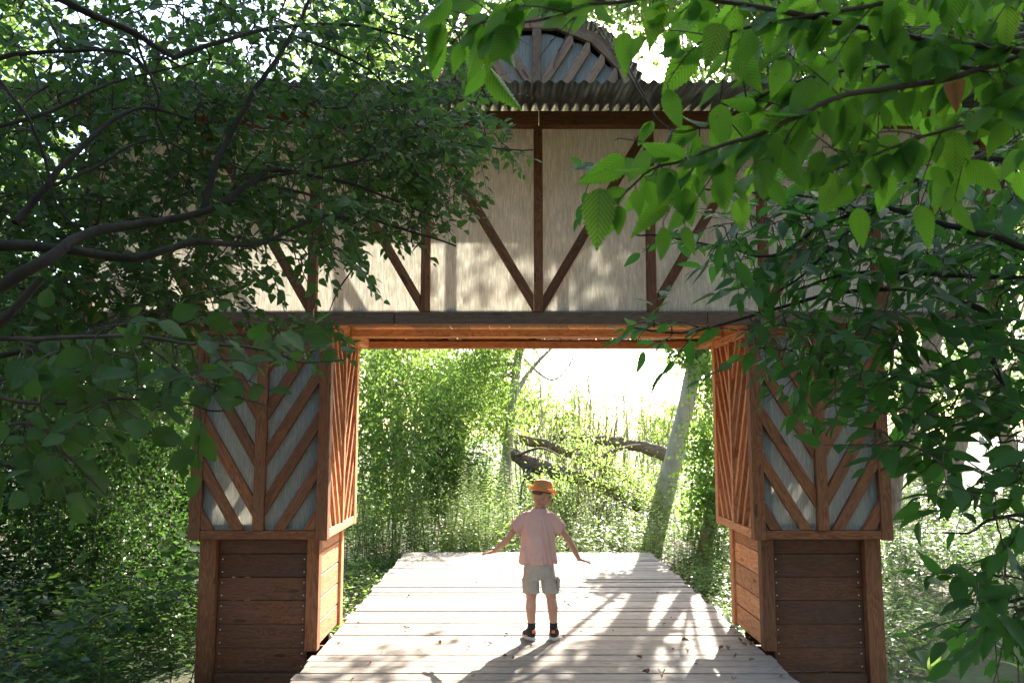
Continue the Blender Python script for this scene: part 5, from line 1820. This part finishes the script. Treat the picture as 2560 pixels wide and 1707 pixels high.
# dense bushes left behind the boardwalk
bush('dense_bush', 'tall dense green bush behind the inner side of the left tower', 'bush', [at(930, 1080, 12.5), at(900, 950, 12.8), at(1010, 1120, 12.6), at(1040, 960, 13), at(990, 840, 13.2), at(940, 1200, 12.2), at(820, 1050, 12.5)],
     [0.95, 0.85, 0.7, 0.8, 0.8, 0.7, 0.8], 900, 16, 0.085, LT_FAR, G_BRIGHT, 0.18, stems=16)
bush('dense_bush', 'darker bush at the foot of the willow behind the weeds', 'bush', [at(1130, 1170, 13.4), at(1190, 1230, 13.4), at(1090, 1080, 13.6), at(1060, 1240, 13)], [0.65, 0.45, 0.6, 0.5], 700, 16, 0.07, LT_FAR, G_MID, 0.12, stems=12)
bush('round_leaved_shrub', 'loose shrub with rounded leaves in front of the leaning pale trunk', 'bush', [at(1770, 1180, 11.8), at(1745, 1100, 12), at(1800, 1080, 11.8), at(1780, 1250, 11.5), at(1740, 1290, 12.2), at(1790, 950, 12)], [0.42, 0.25, 0.4, 0.40, 0.3, 0.35], 520, 9, 0.062, LT_ROUND, G_BRIGHT, 0.12, stems=16)
bush('round_leaved_shrub', 'leafy spray hanging at the top right of the passage opening', 'bush', [at(1770, 900, 12.6), at(1735, 850, 12.8), at(1690, 880, 12.8)], [(0.35, 0.4, 0.35), (0.35, 0.4, 0.3), (0.15, 0.2, 0.3)], 160, 10, 0.07, LT_ROUND, G_MID, 0.12, stems=12)

# background mass of trees left and far
LT = [
    ('tree behind the left tower with thin sunlit crown', (-4.6, 11.0), [(-4.6, 11.0, 3.6), (-5.2, 11.5, 5.0), (-3.8, 10.6, 4.8), (-5.8, 10.5, 3.0), (-4.4, 11.5, 6.2)], [1.2, 1.3, 1.0, 1.0, 1.1], 900, G_BRIGHT),
    ('tree at the far left edge behind the small-leaved tree', (-7.6, 10.0), [(-7.6, 10.0, 3.4), (-7.2, 10.8, 5.2), (-8.4, 11, 4.2), (-6.6, 9.4, 2.6), (-7.4, 10, 6.8)], [1.5, 1.4, 1.3, 1.1, 1.3], 1100, G_MID),
    ('tall tree behind the roof at left, its crown above the eaves', (-2.6, 15.5), [(-2.6, 15.5, 6.5), (-3.8, 15.8, 7.2), (-1.4, 15.2, 7.6), (-2.8, 15, 9.2), (-4.4, 16, 5.4)], [1.5, 1.4, 1.2, 1.7, 1.2], 1100, G_BRIGHT),
    ('tall tree whose crown closes over the passage behind the roof', (-2.4, 17.0), [(1.2, 15.5, 11.2), (2.8, 15.0, 11.8), (-0.4, 15.5, 12.2), (1.6, 16.4, 13.4), (3.8, 16.0, 13.0), (0.6, 14.4, 10.4)], [1.6, 1.7, 1.6, 1.7, 1.6, 1.2], 1900, G_MID),
    ('far right tree with sunlit crown above the right end of the roof', (8.2, 18.0), [(8.2, 18.0, 7.2), (9.4, 18.4, 8.0), (7.4, 17.6, 8.6), (8.4, 18, 10.0)], [1.4, 1.5, 1.0, 1.6], 900, G_BRIGHT),
    ('broad tree far right behind the elder', (10.5, 17.0), [(10.5, 17, 6.0), (11.8, 17, 7.6), (9.4, 16.6, 8.0), (12.5, 16.5, 4.4), (10.5, 17, 9.6)], [1.9, 1.8, 1.6, 1.6, 1.7], 1200, G_BRIGHT),
]
LT += [
    ('low willow scrub far behind the passage, left of the bright gap', (-1.6, 24), [(-1.6, 24, 2.6), (0.2, 24.5, 2.2), (-3.4, 23.6, 3.6), (1.8, 25, 1.7), (-0.6, 24.5, 3.6)], [1.5, 1.2, 1.6, 1.0, 1.0], 1100, G_WILLOW),
    ('low scrub far behind the leaning trunk', (6.0, 23), [(6.0, 23, 1.9), (7.6, 23.4, 2.6), (4.4, 23.4, 1.4), (9.4, 23, 2.6)], [1.2, 1.4, 0.8, 1.3], 900, G_WILLOW),
    ('far green trees to the right of the right tower', (12.0, 24), [(12.0, 24, 2.6), (14.0, 24, 3.6), (10.4, 24, 3.8), (16.4, 23, 3.0), (12.6, 24, 5.6)], [1.8, 2.0, 1.6, 1.9, 1.8], 1200, G_MID),
    ('unseen tree added behind the viewer to dim sky light, left of the boardwalk', (-3.2, -2.6), [(-3.4, -2.8, 3.6), (-2.4, -2.0, 5.4), (-4.6, -1.6, 4.6), (-1.2, -1.4, 5.8), (-3.4, -3, 6.6)], [1.6, 1.5, 1.5, 1.3, 1.6], 900, G_SHADE),  # trees from here on are added out of view to dim the sky light
    ('unseen tree added behind the viewer to dim sky light, right of the boardwalk', (3.4, -2.8), [(3.6, -2.8, 3.4), (2.6, -2.0, 5.2), (4.8, -1.4, 4.4), (1.4, -1.2, 5.9), (3.4, -3, 6.6)], [1.6, 1.5, 1.5, 1.3, 1.6], 900, G_SHADE),
    ('unseen tree added far behind the viewer to dim sky light', (-0.6, -8.5), [(-0.6, -8.5, 3.0), (1.4, -8.5, 4.2), (-2.6, -8.6, 4.4), (0, -8.8, 6.6), (3.6, -8, 3.6), (-4.6, -8, 3.4)], [2.0, 1.8, 1.8, 2.0, 1.8, 1.8], 1300, G_SHADE),
    ('unseen tree added left of the viewer to dim sky light beside the boardwalk', (-5.6, 2.2), [(-5.4, 2.2, 3.4), (-6.2, 3.4, 4.8), (-5.4, 0.8, 5.0), (-6.0, 2, 6.6), (-6.4, 1.4, 2.4)], [1.5, 1.5, 1.5, 1.5, 1.4], 900, G_SHADE),
    ('unseen tree added right of the viewer to dim sky light beside the boardwalk', (6.0, 2.0), [(5.8, 2.2, 3.4), (6.6, 3.4, 4.8), (5.6, 0.8, 5.0), (6.2, 2, 6.6), (6.8, 1.4, 2.4)], [1.5, 1.5, 1.5, 1.5, 1.4], 900, G_SHADE),
]
for lab, (x, y_), cs, rs, n_, m_ in LT:
    top = max(c_[2] for c_ in cs)
    gz = ground_z(x, y_)
    bg_tree('leafy_tree', lab, 'tree', [(x, y_, gz - 0.1, 0.2), (x + 0.05, y_, gz + 1.2, 0.16), (x - 0.1, y_ + 0.1, gz + 2.6, 0.13), (x, y_, (gz + top) / 2 + 1, 0.09), (cs[-1][0], cs[-1][1], top, 0.03)],
            M_BROWNBARK if x > -3 else M_BARK, cs, rs, n_, 18, 0.10 if y_ > 5 else 0.15, LT_ROUND, m_, 0.19 if y_ > 5 else 0.26, group='leafy trees behind the gatehouse')

# ---- undergrowth ---------------------------------------------------------------
def undergrowth(label, x0, x1, y0, y1, dens, hfun, leaf, tpl, mat, per=22, stemh=True, avoid=None, name='undergrowth'):
    """Leafy stems standing close together over an area of ground."""
    n_ = int((x1 - x0) * (y1 - y0) * dens)
    P, A, N, S = [], [], [], []
    tb = Tubes()
    for i in range(n_):
        x, y_ = rng.uniform(x0, x1), rng.uniform(y0, y1)
        if avoid and avoid(x, y_): continue
        h = hfun(x, y_) * rng.uniform(0.55, 1.15)
        if h < 0.08: continue
        gz = ground_z(x, y_)
        lean = rng.normal(0, 0.14, 2) * h
        a = np.array([x, y_, gz - 0.03])
        e = np.array([x + lean[0], y_ + lean[1], gz + h])
        if i % 9 == 0: tb.add([a, (a + e) / 2 + rng.normal(0, 0.02, 3), e], [0.006, 0.004, 0.002], 3)
        t_ = rng.uniform(0.12, 1.0, per) ** 0.75
        ang = rng.uniform(0, 2 * math.pi, per)
        out = np.stack([np.cos(ang), np.sin(ang), rng.uniform(-0.35, 0.5, per)], axis=1)
        P.append(a + (e - a) * t_[:, None] + out * 0.05 * h ** 0.5 * rng.uniform(0, 1.6, (per, 1)))
        A.append(out)
        N.append(rng.normal(0, 0.35, (per, 3)) + np.array([0, 0, 1.0]))
        S.append(leaf * rng.uniform(0.5, 1.3, per))
    P, A, N, S = map(np.concatenate, (P, A, N, S))
    root = empty(name, ((x0 + x1) / 2, (y0 + y1) / 2, -0.35))
    o = link(name, leaves_mesh(name, P, A, N, S, tpl), None, mat)
    bpy.data.objects.remove(root)
    tag(o, label, None, None, 'stuff')
    s_ = tb.build('undergrowth_stems', M_STEM, o)
    return o

def off_deck(x, y_): return (abs(x - CX) < 1.72 and y_ < 10.75) or (5.7 < y_ < 6.95 and abs(x - CX) < 2.62)
def hl(x, y_):
    base = 0.9 + 0.35 * max(0, -x - 3.2) + 0.25 * noise.noise(Vector((x * 0.9, y_ * 0.9, 1)))
    return min(base * (0.75 + 0.12 * (y_ - 4.5)), 2.8)
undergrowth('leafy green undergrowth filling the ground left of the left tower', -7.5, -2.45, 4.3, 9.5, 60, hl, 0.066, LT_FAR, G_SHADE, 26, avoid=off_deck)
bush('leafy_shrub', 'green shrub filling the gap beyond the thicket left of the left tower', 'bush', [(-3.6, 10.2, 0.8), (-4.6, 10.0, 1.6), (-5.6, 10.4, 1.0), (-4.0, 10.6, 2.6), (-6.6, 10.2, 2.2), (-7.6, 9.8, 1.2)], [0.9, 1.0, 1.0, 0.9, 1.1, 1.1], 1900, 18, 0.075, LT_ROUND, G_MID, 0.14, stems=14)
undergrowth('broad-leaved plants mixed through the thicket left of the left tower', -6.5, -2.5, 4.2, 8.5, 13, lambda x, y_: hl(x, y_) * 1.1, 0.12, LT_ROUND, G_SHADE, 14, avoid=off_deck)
bush('leafy_shrub', 'tall thicket shrub left of the left tower', 'bush', [(-3.6, 7.4, 0.6), (-3.4, 7.9, 1.5), (-4.4, 7.6, 1.1), (-4.8, 8, 2.0), (-3.9, 8.2, 2.4)], [0.75, 0.7, 0.85, 0.9, 0.7], 1300, 18, 0.055, LT_FAR, G_SHADE, 0.12, stems=14)
bush('leafy_shrub', 'broad thicket shrub at the far left edge of the picture', 'bush', [(-5.6, 7.2, 0.6), (-6.2, 7.6, 1.5), (-6.8, 7.0, 0.9), (-5.6, 8.2, 2.2)], [0.9, 0.95, 0.9, 1.0], 1200, 18, 0.06, LT_FAR, G_MID, 0.13, stems=12)
def hm(x, y_):
    d_ = abs(x - CX) - 1.7
    e = 0.55 + 0.35 * noise.noise(Vector((x * 0.8, y_ * 0.8, 4))) + 0.5 * min(max(y_ - 10.5, 0) / 3, 1)
    if y_ < 10.7: e *= 0.35 + 0.5 * min(max(d_, 0), 1.2)
    return e
undergrowth('bright sunlit undergrowth behind the far end of the boardwalk', -3.2, 4.6, 10.7, 15.5, 46, hm, 0.062, LT_FAR, G_BRIGHT, 20)
undergrowth('low plants along the left edge of the boardwalk', -3.4, -1.42, 6.9, 10.8, 75, lambda x, y_: 0.22 + 0.30 * min(1, (-1.42 - x)), 0.055, LT_FAR, G_BRIGHT, 20)
undergrowth('low plants along the right edge of the boardwalk', 1.85, 4.0, 6.9, 10.8, 70, lambda x, y_: 0.20 + 0.28 * min(1, (x - 1.85)), 0.055, LT_FAR, G_BRIGHT, 20)
undergrowth('pale tangled growth in the sun beyond the fallen trunks', -3, 9, 15.5, 24, 12, lambda x, y_: 0.9, 0.10, LT_FAR, G_WEED, 20)
def hr_(x, y_):
    if abs(x - 3.6 - (y_ - 6) * 0.12) < 0.55 and y_ < 8.2: return 0.05
    return 0.5 + 0.3 * noise.noise(Vector((x, y_, 9))) + 0.08 * (y_ - 7)
undergrowth('bright undergrowth to the right of the right tower', 2.75, 9.0, 6.2, 13.5, 50, hr_, 0.068, LT_FAR, G_MID, 18, avoid=off_deck)

# low bank of growth near, left and right, below the picture's lower corners
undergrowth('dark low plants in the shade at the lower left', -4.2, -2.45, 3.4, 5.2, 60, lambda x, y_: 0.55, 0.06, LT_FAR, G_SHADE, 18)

# tall narrow-leaved weeds: one plant, many copies
def weed_mesh(h, n_, ll):
    P, A, N, S = [], [], [], []
    for i in range(n_):
        t_ = 0.15 + 0.85 * (i / n_)
        a = i * 2.4 + rng.uniform(-0.3, 0.3)
        r_ = ll * (1 - 0.75 * max(0, (t_ - 0.35) / 0.65) ** 1.2)
        P.append((0, 0, h * t_))
        A.append((math.cos(a), math.sin(a), 0.35))
        N.append((rng.normal(0, 0.2), rng.normal(0, 0.2), 1))
        S.append(r_)
    V, F, UV = leaf_template(2, 0.17, 0.1, 0.45)
    return leaves_mesh('leaves', np.array(P), np.array(A), np.array(N), np.array(S), (V, F, UV))
protos = []
for h, n_, ll in ((1.25, 130, 0.16), (1.05, 100, 0.15), (1.45, 150, 0.17)):
    me = weed_mesh(h, n_, ll)
    me.materials.append(G_WEED)
    tb = Tubes()
    tb.add([(0, 0, -0.05), (0.01, 0, h * 0.5), (0, 0.01, h)], [0.007, 0.005, 0.002], 5)
    sm = np_mesh('stem', np.array(tb.V), np.array(tb.F))
    sm.materials.append(M_STEM)
    protos.append((me, sm))
wspots = []
for u, lo, hi, cnt, lab in ((None, 860, 1010, 16, 'tall pale weed in the clump beside the left tower'),
                            (None, 1010, 1140, 16, 'tall pale weed before the dense bushes'),
                            (None, 1140, 1290, 20, 'tall pale weed before the willow foot'),
                            (None, 1290, 1480, 14, 'tall pale weed straight behind the child'),
                            (None, 1480, 1650, 10, 'tall pale weed between child and leaning trunk'),
                            (None, 1650, 1800, 6, 'tall pale weed at the leaning trunk foot')):
    for i in range(cnt):
        D = rng.uniform(10.8, 12.2)
        p_ = ray(rng.uniform(lo, hi), 1300, D)
        wspots.append((p_.x, D, lab))
ORD = 'first second third fourth fifth sixth seventh eighth ninth tenth eleventh twelfth thirteenth fourteenth fifteenth sixteenth seventeenth eighteenth nineteenth twentieth twenty-first twenty-second'.split()
def ordinals(items, key, fmt):
    # items sharing a label are counted off from the left as the picture shows them
    by = {}
    for it in items: by.setdefault(it[-1], []).append(it)
    out = []
    for lab_, L_ in by.items():
        for n_o, it in enumerate(sorted(L_, key=key)): out.append((*it[:-1], fmt(lab_, n_o)))
    return out
wspots = ordinals(wspots, lambda w_: w_[0] / w_[1], lambda l_, n_o: l_ + ', ' + ORD[n_o] + ' from the left')
for i, (x, y_, lab) in enumerate(wspots):
    me, sm = protos[i % 3]
    w = bpy.data.objects.new('tall_weed', None)
    COL.objects.link(w)
    w.location = (x, y_, ground_z(x, y_))
    sc = rng.uniform(0.7, 1.15) * (0.72 if x > 0.2 else 1.0)
    w.scale = (sc, sc, sc)
    w.rotation_euler = (rng.normal(0, 0.08), rng.normal(0, 0.08), rng.uniform(0, 6.28))
    tag(w, lab, 'weed', 'tall weeds behind the boardwalk')
    for nm, m_ in (('leaves', me), ('stem', sm)):
        c_ = bpy.data.objects.new(nm, m_)
        COL.objects.link(c_)
        c_.parent = w

# broad dock leaves
def dock(label, x, y_, n_, L, mat=None):
    root = empty('dock_plant', (x, y_, ground_z(x, y_)))
    tag(root, label, 'plant', 'broad-leaved dock plants')
    V, F, UV = leaf_template(8, 0.30, 0.16, 0.55, 0, 0.5, 0.8)
    me = np_mesh('leaf', V, F, UV, np.full(len(V), 0.6), smooth=True)
    me.materials.append(mat or G_BRIGHT)
    for i in range(n_):
        a = i * 2.4 + rng.uniform(-.3, .3)
        el_ = rng.uniform(0.7, 1.3)
        d_ = np.array([[math.cos(a) * math.cos(el_), math.sin(a) * math.cos(el_), math.sin(el_)]])
        Rm = frames(d_, np.array([[-math.cos(a) * math.sin(el_), -math.sin(a) * math.sin(el_), math.cos(el_)]]))[0] * L * rng.uniform(0.7, 1.2)
        o = bpy.data.objects.new('leaf', me)
        COL.objects.link(o)
        o.parent = root
        o.matrix_basis = Matrix([[*Rm[r_], 0] for r_ in range(3)] + [[0, 0, 0, 1]])
dock('dock plant with broad upright leaves beside the boardwalk, left of the right tower', 2.02, 7.7, 9, 0.42)
dock('dock plant on the litter path right of the right tower', 3.35, 6.6, 8, 0.36)
dock('dock plant with drooping leaves nearest the lower right corner', 4.1, 6.6, 9, 0.40)
dock('dock plant among low growth at the boardwalk edge by the left tower', -1.62, 7.6, 6, 0.25)
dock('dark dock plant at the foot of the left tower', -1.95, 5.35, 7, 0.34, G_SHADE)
dock('pale dock plant in the undergrowth at the lower left', -2.75, 5.0, 7, 0.42, G_SHADE)

# dry leaves on the boardwalk
def dry_mesh():
    V, F, UV = leaf_template(6, 0.7, rng.uniform(0.4, 1.0), rng.uniform(-0.5, 0.5), 0.08, 0.3, 0.8)
    V = V + rng.normal(0, 0.02, V.shape)
    V[:, 2] -= V[:, 2].min()
    me = np_mesh('dry_leaf', V, F, UV)
    me.materials.append(M_DRY)
    return me
dmes = [dry_mesh() for i in range(7)]
def dry(u, v, L, lab):
    # where the pixel's line of sight meets the boards
    r0 = ray(u, v, 1.0)
    t_ = (0.002 - CAM_Z) / (r0.z - CAM_Z)
    o = bpy.data.objects.new('dry_leaf', dmes[int(rng.integers(7))])
    COL.objects.link(o)
    o.location = (r0.x * t_, t_, 0.002)
    o.scale = (L * 0.7, L * 0.7, L * 0.5)
    o.rotation_euler = (rng.normal(0, 0.15), rng.normal(0, 0.15), rng.uniform(0, 6.28))
    tag(o, lab, 'leaf', 'dry leaves on the boardwalk')
for u, v, L, lab in ((1705, 1605, .085, 'large crumpled dry leaf in the sun patch right of centre'), (1722, 1627, .07, 'flat brown dry leaf just below the large crumpled one'),
                     (1797, 1622, .06, 'left of two dry leaves on the shaded boards near the right tower'), (1818, 1623, .07, 'right of two dry leaves on the shaded boards near the right tower'),
                     (1840, 1640, .085, 'wide curled dry leaf in the shade before the right tower'), (1872, 1652, .07, 'reddish dry leaf right of the wide curled one'),
                     (1100, 1605, .06, 'single dry leaf on the bright boards at lower left'), (1230, 1610, .05, 'dry leaf on the bright boards left of the shoes'),
                     (1655, 1688, .10, 'biggest dry leaf of the litter at the bottom edge, centre right'), (1620, 1690, .08, 'crumpled dry leaf at the bottom edge, left of the biggest'),
                     (1950, 1690, .07, 'orange dry leaf near the bottom right corner of the boards'), (1838, 1700, .07, 'dry leaf at the very bottom edge right of centre'),
                     (1025, 1490, .055, 'curled dry leaf on the blown-out boards beside the left tower'), (1022, 1572, .06, 'dark dry leaf on the bright boards before the left tower'),
                     (1605, 1645, .06, 'thin dry leaf between the two bottom litter groups')):
    dry(u, v, L, lab)
spots = [(rng.uniform(1840, 1893), 1560 + rng.uniform(-6, 54), rng.uniform(.03, .06), 'small dry leaf in the heap against the right tower') for k in range(20)]
for k in range(48):
    v = rng.uniform(1395, 1700)
    hw = (v - 1100) * 0.95
    spots.append((1300 + rng.uniform(-hw, hw) * 0.95, v, rng.uniform(.025, .05), 'small dry leaf on the boards ' + ('at the far end' if v < 1470 else 'level with the calves' if v < 1530 else 'level with the shoes' if v < 1600 else 'at the bottom edge')))
for u, v, L, lab in ordinals(spots, lambda w_: w_[0], lambda l_, n_o: l_ + ', ' + ORD[n_o] + ' from the left'):
    dry(u, v, L, lab)
